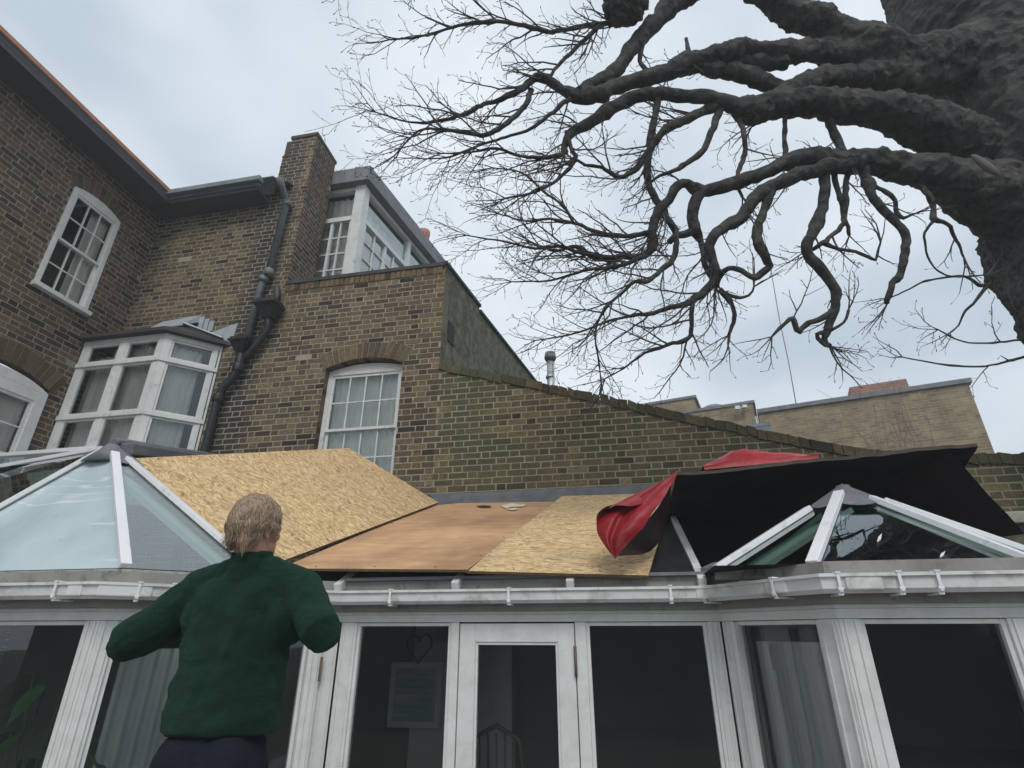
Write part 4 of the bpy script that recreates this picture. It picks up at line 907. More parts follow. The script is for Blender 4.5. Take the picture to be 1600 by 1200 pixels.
# bunched top layer lying on the board
dn3 = (d1-d0).cross(d3-d0).normalized(); dn3 = dn3 if dn3.z > 0 else -dn3
def onboard(s, t): return d0+(d1-d0)*s+(d3-d0)*t+ (d2-d3-(d1-d0))*s*t
rows = []
prof = [(0,.0),(.09,.015),(.13,.06),(.18,.10),(.23,.125),(.27,.125),(.30,.11),(.34,.09),(.40,.075),(.46,.06),(.50,.015),(.55,.004),(1.0,.004)]
def hump(s):
    for (a, ha), (b, hb) in zip(prof, prof[1:]):
        if s <= b: return ha+(hb-ha)*(s-a)/(b-a)
    return 0
for i in range(20):
    t = (i/19)**1.9
    row = []
    for k in range(61):
        s = .105+k/60*.395; hgt = hump(s)*(1+.2*noise.noise(Vector((s*22,t*9,0))))*(min(1, t*16) if t < .3 else max(.05, 1-(t-.3)*2))
        row.append(wr(onboard(s, .012+t*.96)+dn3*(hgt+(.004 if i == 0 else .03)), .7 if 0 < i < 19 and hgt > .01 else .05, 8))
    rows.append(row)
c = MB(); c.sheet(rows); c.build('top_layer', M['tarp'], tp)
# back sheet added to close off light; right side has shade in its colour
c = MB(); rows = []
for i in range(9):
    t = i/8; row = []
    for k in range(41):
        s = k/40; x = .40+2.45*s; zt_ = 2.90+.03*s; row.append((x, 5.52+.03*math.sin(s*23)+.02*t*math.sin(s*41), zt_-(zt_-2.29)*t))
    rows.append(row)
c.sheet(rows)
c.build('shade_sheet', M['board'], tp)
c = MB(); E_ = [(1480,705,3.8),(1500,720,3.86),(1530,755,4.0),(1562,792,4.1),(1600,835,4.15)]; I2 = [(1400,712,4.2),(1395,740,4.3),(1395,770,4.5),(1400,800,4.7),(1440,850,4.9)]
rows = []
for i in range(13):
    a = cubic(E_, i/12); b = cubic(I2, i/12); rows.append([wr(atY(a[0]+(b[0]-a[0])*s/12, a[1]+(b[1]-a[1])*s/12, a[2]+(b[2]-a[2])*s/12), .8, 4) for s in range(13)])
c.sheet(rows); c.build('right_drape', M['tarp_shade'], tp, label='maroon drape with shade put into its colour')
# loose white offcuts stuck on the right lantern glass
for i, pts in enumerate([((1372,842),(1378,836),(1376,846),(1370,850)), ((1470,868),(1477,864),(1473,872),(1468,874))]):
    pl = (FRc-FLc).cross(A2-FLc).normalized(); pl = pl if pl.z > 0 else -pl; q = []
    for x, y in pts:
        v = Vector(ray(x,y)); C = Vector((0,0,CZ)); q.append(C+v*(pl.dot(A2-C)/pl.dot(v))+pl*.012)
    o = thing('dry_leaf', q[0], 'pale scrap of leaf on the right lantern glass, ' + ('nearer the apex' if i == 0 else 'nearer the right corner'), 'leaf', 'scraps on the lantern glass')
    c = MB(); c.face(q); c.face([p-pl*.002 for p in q][::-1]); c.build('blade', M['white_old'], o)
# stone coping and ivy at the right edge
sc_ = thing('low_wall', (3.3,5.2,0), 'low weathered wall with stone coping at the right picture edge', 'wall')
c = MB(); c.hexa([(2.62,4.7,.0),(6,4.9,.0),(6,5.2,.0),(2.62,5.0,.0),(2.62,4.7,2.66),(6,4.9,2.72),(6,5.2,2.72),(2.62,5.0,2.66)]); c.build('wall', M['render'], sc_)
c = MB(); c.hexa([(2.6,4.62,2.665),(6,4.82,2.725),(6,5.26,2.725),(2.6,5.06,2.665),(2.6,4.62,2.75),(6,4.82,2.81),(6,5.26,2.81),(2.6,5.06,2.75)]); c.build('coping', M['mortar'], sc_, bevel=.01)

# ------------------------------------------------------------------ tree
TX, TY = 4.42, 4.9
tree = thing('bare_tree', (TX,TY,0), 'huge leafless old tree with a thick trunk and twisting limbs spreading left overhead', 'tree')
c = MB(); rows = []; H = 60; SG = 56
for i in range(H+1):
    z = 14*i/H if i else 0; r = .50+.4*math.exp(-z/.7)+.10*math.exp(-((z-5.6)/1.3)**2); row = []
    for k in range(SG):
        a = 2*math.pi*k/SG; p = Vector((math.cos(a),math.sin(a),0)); q = Vector((p.x*1.4,p.y*1.4,z*.9))
        rr = r*(1+.13*noise.noise(q*1.1)+.06*noise.noise(q*3.2)+.035*noise.noise(q*8)); row.append(Vector((TX+.05*math.sin(z),TY+.04*math.cos(z*1.3),z))+p*rr)
    rows.append(row)
for row in rows: c.v += [tuple(p) for p in row]
for i in range(H):
    for k in range(SG): q = i*SG; k2 = (k+1)%SG; c.f.append((q+k,q+k2,q+SG+k2,q+SG+k)); c.m.append(0); c.r.append(.5); c.sm.append(True)
for fc in (tuple(range(SG))[::-1], tuple(H*SG+k for k in range(SG))): c.f.append(fc); c.m.append(0); c.r.append(.5); c.sm.append(False)
TR = c
c = MB(); c.ellipsoid(atD(1540,258,4.62), (.035,.03,.15), rot=Matrix.Rotation(-.45,3,'Y')); c.build('bare_scar', M['scar'], tree)
LIMBS = [
 # (x, y, half width in pixels, depth)
 [(1660,360,70,5.4),(1580,318,58,5.2),(1500,288,40,5.1),(1440,268,28,5.0),(1390,258,22,5.0),(1330,254,19,4.95),(1298,252,18,4.9),(1258,246,15,4.85),(1225,256,12,4.8),(1190,270,12,4.8),(1150,284,12,4.8),(1118,294,11,4.8),(1092,299,11,4.8),(1074,288,8,4.8),(1058,290,8,4.8),(1046,312,8,4.8),(1030,330,9,4.8),(1020,356,8,4.8),(1021,382,8,4.8),(1006,400,6,4.8),(975,402,5,4.8),(930,402,4.5,4.8),(900,385,3.5,4.8),(868,392,2.5,4.8),(830,378,1.6,4.8)],
 [(1330,256,15,4.92),(1280,264,14,4.8),(1235,278,13,4.7),(1205,292,12,4.68),(1172,318,11,4.65),(1158,342,10,4.6),(1128,358,9.5,4.6),(1110,378,9,4.6),(1112,402,8.5,4.6),(1118,430,8,4.6),(1106,452,7,4.6),(1080,470,6,4.6),(1045,482,4.5,4.6),(1015,490,3.8,4.6),(985,494,3,4.6),(950,502,2.3,4.6),(900,520,1.6,4.6),(850,530,1.1,4.6)],
 [(1095,299,10,4.8),(1086,320,10,4.8),(1082,345,10,4.8),(1086,362,9,4.8),(1096,376,5,4.8),(1099,400,5,4.75),(1106,425,5,4.7),(1120,445,5,4.65)],
 [(1086,358,7,4.8),(1072,366,6,4.8),(1058,368,6,4.8),(1046,378,5,4.8)],
 [(1650,330,70,5.7),(1590,292,55,5.6),(1545,256,47,5.5),(1500,222,41,5.4),(1455,198,36,5.3),(1410,182,32,5.2),(1370,170,28,5.1),(1330,164,26,5.1),(1280,160,23,5.0),(1240,160,20,5.0),(1205,164,18,5.0),(1178,176,19,5.0),(1150,166,14,5.0),(1110,153,13,5.0),(1060,148,12,5.0),(1000,150,12,5.0),(966,162,11,5.0),(940,180,10,5.0),(915,196,9,5.0),(895,206,8,5.0),(884,222,7,5.0),(882,240,5,5.0)],
 [(1200,172,15,4.98),(1184,186,10,4.98),(1175,197,3,4.98)],
 [(1640,60,75,6.0),(1560,85,60,5.9),(1490,96,48,5.8),(1430,98,42,5.7),(1380,88,38,5.6),(1335,66,29,5.5),(1300,46,26,5.5),(1262,28,23,5.5),(1225,12,21,5.5),(1190,-12,19,5.5),(1150,-50,17,5.5),(1100,-110,14,5.5)],
 [(1440,108,42,5.7),(1380,96,34,5.6),(1325,84,26,5.5),(1270,80,18,5.4),(1210,80,17,5.3),(1165,80,17,5.3),(1130,88,18,5.2),(1095,94,18,5.2),(1058,106,16,5.2),(1020,120,13,5.1),(985,130,12,5.1),(955,138,12,5.1),(925,150,14,5.0),(900,150,13,5.0),(878,138,8,5.0),(856,126,8,5.0),(838,120,8,5.0)],
 [(1225,96,14,5.3),(1190,98,15,5.3),(1150,102,16,5.3),(1120,108,14,5.2),(1085,102,12,5.2)],
 [(1470,118,34,5.75),(1420,120,27,5.6),(1375,118,24,5.5),(1330,122,19,5.4),(1285,124,17,5.3),(1250,134,16,5.2),(1222,148,15,5.1),(1200,162,14,5.05),(1180,176,12,5.0)],
 [(1225,140,13,5.25),(1195,128,14,5.25),(1165,116,15,5.25),(1130,108,14,5.2)],
 [(1150,-70,20,5.9),(1105,-30,19,5.8),(1060,0,17,5.7),(1035,22,15,5.6),(1012,48,14,5.5),(990,72,13,5.4),(972,95,12,5.3),(955,114,12,5.2),(930,130,12,5.1),(905,146,10,5.0)],
 [(1290,262,10,4.9),(1290,290,9,4.8),(1285,325,9.5,4.75),(1276,352,9.5,4.7),(1260,378,9.5,4.65),(1262,398,9,4.65),(1280,416,9,4.6),(1296,436,8.5,4.6),(1308,462,8.5,4.6),(1302,490,7.5,4.6),(1294,512,7,4.6),(1288,530,5,4.6),(1298,540,3,4.6)],
 [(1300,486,6,4.6),(1285,497,5,4.6),(1262,505,5,4.55),(1250,518,5,4.55),(1243,508,4.5,4.55),(1240,498,4.5,4.55),(1225,506,3,4.5),(1206,526,1.5,4.5)],
 [(1288,520,4.5,4.6),(1276,522,3.5,4.6),(1283,536,3.5,4.6),(1296,541,3,4.6)],
 [(1298,516,3,4.6),(1318,504,2.5,4.6),(1326,484,2.5,4.6)],
 [(1328,262,6,4.95),(1322,290,5,4.9),(1320,320,5,4.85),(1318,348,5,4.8),(1300,368,4,4.75),(1285,380,4,4.7),(1270,390,3,4.7)],
 [(1302,262,5,4.9),(1306,290,4.5,4.9),(1314,315,4.5,4.85),(1318,335,4.5,4.85),(1325,355,3.5,4.8),(1327,368,2.5,4.8)],
 [(1286,380,3.5,4.7),(1310,388,3,4.65),(1345,396,3,4.6),(1368,406,2.5,4.6),(1372,390,2,4.6),(1376,378,1.5,4.6)],
 [(1350,262,9,4.95),(1360,290,8,4.85),(1366,312,7.5,4.8),(1384,332,7,4.75),(1402,350,6.5,4.7),(1416,372,7,4.65),(1414,400,6.5,4.6),(1408,425,6,4.6),(1394,442,5.5,4.6),(1388,462,5,4.6),(1386,475,3.5,4.6)],
 [(1366,290,4,4.85),(1385,300,4,4.8),(1398,312,4,4.8),(1402,332,3.5,4.8),(1412,340,3,4.75),(1428,334,2,4.7)],
 [(1212,284,9,4.7),(1200,312,8,4.65),(1188,342,7,4.6),(1183,368,7,4.55),(1190,392,7,4.5),(1202,416,6.5,4.5),(1192,428,6,4.5),(1178,434,5.5,4.5),(1158,424,5,4.5),(1138,420,5,4.55),(1126,430,4.5,4.6),(1120,448,4.5,4.6)],
 [(1430,284,5,5.0),(1450,304,4.5,4.9),(1459,325,4.5,4.9),(1460,343,4.5,4.8),(1480,350,3.5,4.8),(1490,366,3,4.8),(1498,382,2.5,4.8),(1506,402,1.5,4.8)],
 [(1460,343,3,4.8),(1448,358,2.5,4.8),(1444,370,2,4.8),(1450,400,1.6,4.8),(1462,420,1.4,4.8),(1488,432,1.3,4.8),(1540,430,1.2,4.9)],
 [(1028,152,7,5.0),(1022,190,6,4.95),(1014,240,6,4.9),(1013,284,6,4.9),(1026,312,6.5,4.85),(1040,338,6.5,4.8),(1054,360,6.5,4.8),(1056,385,5,4.75),(1051,407,5,4.7),(1030,422,4.5,4.65),(1014,440,4,4.6),(992,440,3.5,4.6),(970,460,2.8,4.6),(945,482,2.4,4.6),(930,520,1.8,4.6),(935,560,1.3,4.6),(940,600,1,4.6)],
 [(1135,160,9,5.0),(1100,172,8,5.0),(1068,188,8,4.95),(1040,204,7,4.9),(1024,222,7,4.9),(1008,246,6.5,4.9),(990,266,5,4.9),(968,276,4.5,4.85),(940,262,3,4.85),(912,258,2.4,4.8)],
 [(1125,170,7,5.0),(1112,205,6,4.95),(1098,235,5.5,4.9),(1078,252,5,4.85),(1060,263,4,4.8),(1030,275,3,4.8),(1018,284,2.5,4.8)],
 [(1228,170,4,5.0),(1226,205,4,4.95),(1226,244,4,4.9)],
 [(1292,176,8,5.05),(1302,205,7,5.0),(1312,230,7,4.95),(1322,248,7,4.9)],
 [(1156,186,5,5.0),(1163,215,4.5,4.9),(1164,240,4.5,4.9),(1154,268,4,4.8),(1152,288,3.5,4.8),(1160,308,2.5,4.8)],
 [(1005,60,5,5.4),(1000,95,4,5.4),(1010,112,4,5.3)],
 [(1072,60,3,5.3),(1076,84,5,5.25),(1078,96,6,5.2)],
 [(838,120,7,5.0),(820,136,5.5,4.95),(800,148,5,4.9),(776,158,4.5,4.9),(756,163,4,4.9),(728,176,3.5,4.8),(700,186,3,4.8),(660,192,2.3,4.7),(625,188,1.7,4.7),(586,175,1.1,4.6)],
 [(830,140,5,5.0),(820,165,5,4.9),(795,190,4.5,4.8),(762,210,4,4.7),(730,208,3.3,4.7),(690,202,2.6,4.6),(655,204,2,4.6),(626,232,1.2,4.6)],
 [(985,36,5,5.5),(936,38,4.5,5.4),(892,44,4,5.3),(858,50,3.8,5.2),(820,40,3.5,5.1),(776,34,3.2,5.0),(740,36,2.8,4.9),(700,45,2.4,4.9),(655,58,1.8,4.8),(608,62,1.1,4.8)],
 [(884,236,5,5.0),(868,244,4.2,4.9),(840,246,3.5,4.8),(810,242,2.8,4.8),(775,232,2.4,4.7),(735,238,1.8,4.7),(690,240,1.2,4.6)],
 [(1016,362,5,4.8),(990,368,4.5,4.8),(955,368,4,4.75),(925,360,3.6,4.7),(895,348,3,4.7),(860,342,2.4,4.6),(820,345,1.9,4.6),(780,334,1.2,4.6)],
 [(940,403,4,4.8),(905,395,3.4,4.7),(870,385,3,4.7),(835,388,2.4,4.7),(790,378,1.8,4.6),(730,368,1,4.6)],
 [(1082,474,4.5,4.6),(1080,500,4,4.6),(1080,524,4,4.6),(1066,534,3.6,4.6),(1052,536,3.2,4.6),(1030,545,2.6,4.6),(1008,552,2.2,4.6),(975,575,1.6,4.6),(945,592,1.2,4.6)],
 [(1124,452,5,4.6),(1140,470,4.5,4.6),(1148,490,4.2,4.6),(1144,510,3.5,4.6),(1138,524,2.2,4.6)],
 [(885,205,4,5.0),(892,232,4,4.95),(900,250,3.5,4.9),(870,282,3,4.8),(835,300,2.4,4.7),(790,310,1.7,4.6)],
 [(1125,455,3.5,4.6),(1150,465,3,4.6),(1170,462,2.5,4.6),(1178,448,1.8,4.6)],
 [(900,150,5,5.0),(870,170,4,4.9),(830,200,3.2,4.8),(790,215,2.6,4.8),(745,228,2,4.7),(700,246,1.4,4.7),(660,248,1,4.7)],
 [(940,36,4,5.4),(905,70,3.5,5.3),(878,96,3.2,5.2),(860,120,3,5.1)],
 [(895,348,3,4.7),(880,320,2.6,4.7),(850,300,2,4.7),(815,270,1.5,4.7),(770,262,1,4.7)],
 [(1018,392,4.5,4.8),(985,410,3.6,4.7),(950,418,3,4.7),(905,425,2.4,4.6),(860,438,1.8,4.6),(800,440,1,4.6)],
 [(1640,545,5,5.2),(1600,558,2.2,5.0),(1540,572,1.8,4.9),(1480,570,1.5,4.9),(1410,558,1,4.9)],
 [(1640,520,4,5.1),(1600,530,2,5.0),(1540,536,1.6,4.9),(1500,532,1.3,4.9),(1466,515,1,4.9)],
 [(1560,440,3.5,5.2),(1535,446,3,5.1),(1505,432,2,5.0),(1450,438,1.6,5.0),(1420,452,1.4,4.9),(1392,465,1.1,4.9)],
 [(1555,440,3.5,5.2),(1540,450,3,5.1),(1520,475,2.4,5.0),(1505,490,2,5.0),(1498,508,1.5,5.0),(1484,520,1,4.9)],
]
def wp(l): return [atD(x, y, d) for x, y, _, d in l], [wd*d/F*.96 for _, _, wd, d in l]
def resample(pts, rad, step):
    op, orr = [], []; n = len(pts)
    for i in range(n-1):
        a, b, c_, d = pts[max(0,i-1)], pts[i], pts[i+1], pts[min(n-1,i+2)]; m = max(2, int((c_-b).length/step)+1)
        for k in range(m):
            t = k/m; op.append(.5*((2*b)+(c_-a)*t+(2*a-5*b+4*c_-d)*t*t+(3*b-a-3*c_+d)*t**3)); orr.append(rad[i]+(rad[i+1]-rad[i])*t)
    op.append(pts[-1]); orr.append(rad[-1]); return op, orr
starts = []; RT = random.Random(77)
ROOTS = [[(1900,660,100,5.2),(1825,570,95,5.2),(1742,505,100,5.25),(1690,450,98,5.3),(1645,388,90,5.3),(1604,335,68,5.3)],[(1620,150,110,6.0),(1560,80,105,6.2),(1520,20,105,6.4),(1490,-60,100,6.8),(1470,-130,95,7.2)]]
def thickpart(l):
    k = 0
    while k < len(l) and l[k][2] >= 17: k += 1
    return k
for l in LIMBS+ROOTS:
    k = thickpart(l)
    if k < 2: continue
    p, r = wp(l[:min(k+1, len(l))]); p, r = resample(p, r, .16)
    TR.tube(p, r, 18, wob=.05)
trunk = TR.build('trunk', M['bark'], tree)
m_ = trunk.modifiers.new('r','REMESH'); m_.mode = 'VOXEL'; m_.voxel_size = .028; m_.use_smooth_shade = True
m_ = trunk.modifiers.new('s','SMOOTH'); m_.iterations = 6; m_.factor = .5
for ns, st_ in ((.30,.12),(.10,.07),(.04,.035)):
    t_ = bpy.data.textures.new('barklump','CLOUDS'); t_.noise_scale = ns; t_.noise_depth = 3; m_ = trunk.modifiers.new('d','DISPLACE'); m_.texture = t_; m_.strength = st_; m_.texture_coords = 'LOCAL'
for l in LIMBS:
    k = thickpart(l); l = l[max(0,k-2):]
    if len(l) < 2: continue
    p, r = wp(l); p, r = resample(p, r, .05)
    for i in range(1, len(p)-1):
        j = r[i]*.35+.006; p[i] = p[i]+Vector((noise.noise(p[i]*7), noise.noise(p[i]*7+Vector((5,5,5))), noise.noise(p[i]*7+Vector((11,3,7)))))*j*.55
        p[i] = p[i]+Vector((noise.noise(p[i]*17), noise.noise(p[i]*17+Vector((5,5,5))), noise.noise(p[i]*17+Vector((11,3,7)))))*min(.012, r[i]*.5)
        r[i] *= (1+.2*noise.noise(p[i]*12+Vector((3,1,8)))+(.9*max(0, noise.noise(p[i]*8+Vector((7,7,1)))-.28)))*.93
    c = MB(); c.tube(p, r, 12 if max(r) > .05 else 8, wob=.12)
    c.build('branch', M['bark'], tree)
    for i in range(2, len(p)):
        starts.append((p[i], (p[i]-p[i-2]).normalized(), r[i], i/len(p), l[-1][0] < 1010))
# burl / nest at the top
c = MB(); c.ellipsoid(atD(968,14,5.35), (.15,.14,.15), None, 40, 26); c.ellipsoid(atD(985,8,5.35), (.17,.15,.17), None, 40, 26); c.ellipsoid(atD(975,-10,5.35), (.2,.17,.2), None, 40, 26); o = c.build('burl', M['bark'], tree)
dt = bpy.data.textures.new('lump', 'CLOUDS'); dt.noise_scale = .06; md = o.modifiers.new('d','DISPLACE'); md.texture = dt; md.strength = .14
# twigs
tw = MB(); right = Vector(_r); upv = Vector(_u); fwd = Vector(_f)
cnt = 0
def twig(p, d, ln, r, lev, leftish):
    global cnt
    n = max(3, int(ln/.07)); pts = [p]; rad = [r]; q = p.copy(); d = d.copy(); kink = []
    for i in range(n):
        t = (i+1)/n
        d = (d+Vector((RT.gauss(0,.16), RT.gauss(0,.14), RT.gauss(0,.15)+.05*(1 if t > .5 else 0)))+ (-right*.05 if leftish else Vector()) - fwd*.0).normalized()
        q = q+d*ln/n; pts.append(q); rad.append(max(.0016, r*(1-.62*t))); kink.append((q, d.copy(), rad[-1], t))
    tw.tube(pts, rad, 4 if lev else 5, cap=False); cnt += 1
    if lev < 3 and ln > .10:
        sgn = 1
        for (qq, dd_, rr, t) in kink:
            if RT.random() < (.78 if lev < 2 else .5):
                sgn = -sgn; ax = (fwd*RT.uniform(.6,1.2)+upv*RT.uniform(-.7,.7)+right*RT.uniform(-.5,.5)).normalized()
                nd = Matrix.Rotation(sgn*RT.uniform(.45,1.05), 3, ax) @ dd_
                twig(qq, nd, ln*RT.uniform(.25,.5)*(1.1-t*.5), max(.0017, rr*.7), lev+1, leftish)
    else:
        if RT.random() < .7: tw.tube([q, q+d*.012, q+d*.022], [.003,.0042,.001], 4, cap=False)
for (p, d, r, t, leftish) in starts:
    if leftish: pr = .0; pr = .42 if r < .05 else .06
    else: pr = .055 if r < .06 else .012
    if RT.random() > pr: continue
    ax = (fwd*RT.uniform(.5,1.2)+upv*RT.uniform(-.5,.5)+right*RT.uniform(-.4,.4)).normalized()
    nd = Matrix.Rotation(RT.choice((-1,1))*RT.uniform(.5,1.2), 3, ax) @ d
    if leftish: nd = (nd - right*.55).normalized(); ln = RT.uniform(.25,.68)
    else: ln = RT.uniform(.18,.5)
    twig(p, nd, ln, min(.009, r*.6), 0 if leftish else 1, leftish)
for l in LIMBS:       # fine ends of each limb
    p, r = wp(l)
    for k_ in range(1):
      d = (p[-1]-p[-2]).normalized()
      for k in range(3): twig(p[-1], (d+Vector((RT.gauss(0,.3),RT.gauss(0,.2),RT.gauss(0,.3)))).normalized(), .32, min(.007, max(.003, r[-1])), 1, True)
for (x, y) in ((500,-5),(520,5),(560,-20),(630,-15),(650,-20)):     # tips of a limb that hangs in from above
    twig(atD(x+60,y-50,4.7), (-right*.7-upv*.6).normalized(), .45, .006, 0, True)
tw.build('twigs', M['twig'], tree, kind='stuff')
print('twigs', cnt, len(tw.f))

# ------------------------------------------------------------------ shrubs by the far building
sh = thing('bare_shrub', atY(1370,655,13.0), 'leafless shrub against the far building parapet', 'shrub'); c = MB(); R = random.Random(3); b0 = ORG[sh]-Vector((0,0,1.5))
for k in range(14):
    p = b0+Vector((R.uniform(-.2,.9),0,0)); pts = [p]; d = Vector((R.gauss(0,.3),R.gauss(0,.2),1)).normalized()
    for j in range(8): d = (d+Vector((R.gauss(0,.13),R.gauss(0,.1),.05))).normalized(); p = p+d*R.uniform(.2,.36); pts.append(p)
    c.tube(pts, [.010-.0009*j for j in range(9)], 4, cap=False)
    for j in range(3,9):
        e_ = pts[j]+Vector((R.gauss(0,.25),R.gauss(0,.1),R.uniform(.1,.4))); c.tube([pts[j], e_], [.005,.003], 3, cap=False)
c.build('stems', M['twigpale'], sh)
iv = thing('ivy', atY(1570,770,6.6), 'dark green ivy at the far right end of the garden wall', 'ivy'); c = MB(); ctr = ORG[iv]
for k in range(2600):
    p = ctr+Vector((R.uniform(-.55,1.2), max(-.4,min(.4,R.gauss(0,.22))), max(-.7,min(.18,R.gauss(-.25,.22)))+.15*noise.noise(Vector((k*.01,0,0))))); a = Vector((R.gauss(0,1),R.gauss(0,1),R.gauss(0,1))).normalized(); b = a.orthogonal().normalized(); s = R.uniform(.02,.04)
    c.face([p+a*s, p+b*s*.7, p-a*s, p-b*s*.7])
c.build('leaves', simple('ivy_leaf', (.03,.06,.025), (.07,.11,.04), 9, .5, 0), iv)
c = MB()
for k in range(6): c.tube([ctr+Vector((R.uniform(-.4,.9),.05,-2.5)), ctr+Vector((R.uniform(-.4,.9),.1,-1)), ctr+Vector((R.uniform(-.4,.9),0,.1))], .015, 5)
c.build('stems', M['twig'], iv)

# ------------------------------------------------------------------ person
PX, PY = -1.44, 2.0; FZ = .72
pers = thing('person', (PX, PY, FZ), 'man seen from behind in a dark green fleece, both elbows held out at gutter height', 'person')
def caps(mb, pts, rad, n=14, flat=None):
    p = [Vector(q) for q in pts]
    pp, rr = resample(p, rad, .025); mb.tube(pp, rr, n)
    mb.ellipsoid(p[0], (rad[0],)*3); mb.ellipsoid(p[-1], (rad[-1],)*3)
def remesh(o, vox, sm=4, disp=None, iters=.5):
    m = o.modifiers.new('r','REMESH'); m.mode = 'VOXEL'; m.voxel_size = vox; m.use_smooth_shade = True
    m = o.modifiers.new('s','SMOOTH'); m.iterations = sm; m.factor = iters
    if disp:
        for ns, st in disp:
            t = bpy.data.textures.new('fold', 'CLOUDS'); t.noise_scale = ns; t.noise_depth = 2; m = o.modifiers.new('d','DISPLACE'); m.texture = t; m.strength = st; m.mid_level = .5; m.texture_coords = 'LOCAL'
HD = Vector((-1.425, 1.98, 2.318)); yaw = Matrix.Rotation(math.radians(-14), 3, 'Z')
def hp_(x, y, z): return HD+yaw @ Vector((x*.94, y*.94, z*.94))
SHL, SHR = Vector((-1.655,2.03,2.105)), Vector((-1.215,2.03,2.095))
ELL, ELR = Vector((-1.825,1.92,1.915)), Vector((-1.060,1.94,1.950))
HAL, HAR = Vector((-1.70,2.30,2.06)), Vector((-1.25,2.20,2.06))
b = MB()
b.ellipsoid(hp_(0,-.005,.02), (.069,.088,.101), yaw, 24, 16); b.ellipsoid(hp_(0,.045,-.055), (.052,.055,.062), yaw); b.ellipsoid(hp_(0,.085,-.085), (.028,.022,.022), yaw)
b.ellipsoid(hp_(0,.10,-.018), (.012,.022,.018), yaw); caps(b, [hp_(0,.09,.02), hp_(0,.108,-.012)], [.008,.011], 10)
b.ellipsoid(hp_(0,.095,-.052), (.024,.010,.006), yaw); b.ellipsoid(hp_(0,.094,-.062), (.020,.010,.006), yaw)
for s in (-1,1):
    b.ellipsoid(hp_(s*.030,.078,.018), (.014,.012,.011), yaw); b.ellipsoid(hp_(s*.030,.082,.036), (.022,.010,.007), yaw); b.ellipsoid(hp_(s*.045,.055,-.02), (.026,.028,.024), yaw)
    b.ellipsoid(hp_(s*.079,-.008,-.005), (.009,.020,.033), yaw @ Matrix.Rotation(s*.25,3,'Z')); b.ellipsoid(hp_(s*.081,-.004,-.034), (.006,.010,.010), yaw)
caps(b, [hp_(0,-.02,-.05), (-1.43,2.0,2.20), (-1.435,2.02,2.10)], [.058,.060,.085])
b.ellipsoid((-1.44,2.03,1.95), (.17,.10,.20)); b.ellipsoid((-1.44,2.03,1.70), (.15,.10,.16)); b.ellipsoid((-1.44,2.03,1.60), (.13,.09,.12))
for (sh_, el, ha, s) in ((SHL,ELL,HAL,-1),(SHR,ELR,HAR,1)):
    caps(b, [(-1.44+s*.1,2.03,2.09), sh_, ex(sh_,el,.5), el, ex(el,ha,.4), ha], [.06,.050,.042,.030,.030,.026])
    dr = (ha-el).normalized(); si = dr.cross(Vector((0,0,1))).normalized(); pal = ha+dr*.05; b.ellipsoid(pal, (.04,.045,.018), dr.to_track_quat('Y','Z').to_matrix())
    for k, (o_, l_) in enumerate(((-.030,.068),(-.010,.078),(.011,.073),(.030,.058))):
        k0 = pal+dr*.035+si*o_; k1 = k0+dr*l_*.5+Vector((0,0,.008)); k2 = k1+(dr*.6-Vector((0,0,.8))).normalized()*l_*.35; k3 = k2+(dr*.1-Vector((0,0,1))).normalized()*l_*.25
        caps(b, [k0,k1,k2,k3], [.0095,.009,.008,.007], 8)
    t0 = pal-dr*.02-si*s*.03; caps(b, [t0, t0-si*s*.03+dr*.03, t0-si*s*.03+dr*.055-Vector((0,0,.015))], [.012,.010,.008], 8)
for s in (-1,1):
    caps(b, [(-1.455+s*.075,2.03,1.54), (-1.455+s*.10,2.05,1.17), (-1.455+s*.12,2.02,.82)], [.07,.055,.038]); caps(b, [(-1.44+s*.12,2.0,.76), (-1.44+s*.13,2.16,.745)], [.035,.028])
body = b.build('body', M['skin'], pers); remesh(body, .0065, 3)
# eyes
for s in (-1,1):
    c = MB(); c.ellipsoid(hp_(s*.030,.083,.018), (.010,.009,.010), yaw); c.build('eye', M['white'], pers)
# fleece
b = MB()
PRF = [(1.628,.196,.138,-1.462),(1.645,.206,.146,-1.462),(1.70,.204,.146,-1.46),(1.80,.197,.140,-1.455),(1.90,.200,.138,-1.45),(2.00,.212,.136,-1.443),(2.07,.214,.128,-1.44),(2.12,.190,.112,-1.438),(2.155,.140,.095,-1.435),(2.19,.085,.080,-1.432)]
RG, RN = 70, 72; base0 = len(b.v)
for i in range(RG+1):
    f_ = i/RG*(len(PRF)-1); k_ = min(int(f_), len(PRF)-2); q_ = cubic([p_[0:3] for p_ in PRF], i/RG); xc = PRF[k_][3]+(PRF[k_+1][3]-PRF[k_][3])*(f_-k_)
    for k in range(RN):
        a_ = 2*math.pi*k/RN; ca, sa = math.cos(a_), math.sin(a_)
        sl = q_[0]+.10*ca*(1 if q_[0] > 1.85 else -.35)      # folds slant down towards the sides
        fold = .0085*noise.noise(Vector((ca*1.1, sa*1.1, sl*17)))+.006*noise.noise(Vector((ca*2.4+3, sa*2.4, sl*9)))+.004*noise.noise(Vector((ca*5, sa*5, q_[0]*20)))
        spine = -.012*math.exp(-((ca)/.16)**2)*(1 if sa < 0 else 0)*(1 if q_[0] > 1.8 else .4)
        blade = .012*math.exp(-((abs(ca)-.5)/.2)**2)*math.exp(-((q_[0]-2.02)/.08)**2)*(1 if sa < 0 else 0)
        b.v.append((xc+ca*(q_[1]*1.04+fold), 2.035+sa*(q_[2]+fold*1.5+spine+blade), q_[0]))
for i in range(RG):
    for k in range(RN): q = base0+i*RN; k2 = (k+1)%RN; b.f.append((q+k,q+k2,q+RN+k2,q+RN+k)); b.m.append(0); b.r.append(.5); b.sm.append(True)
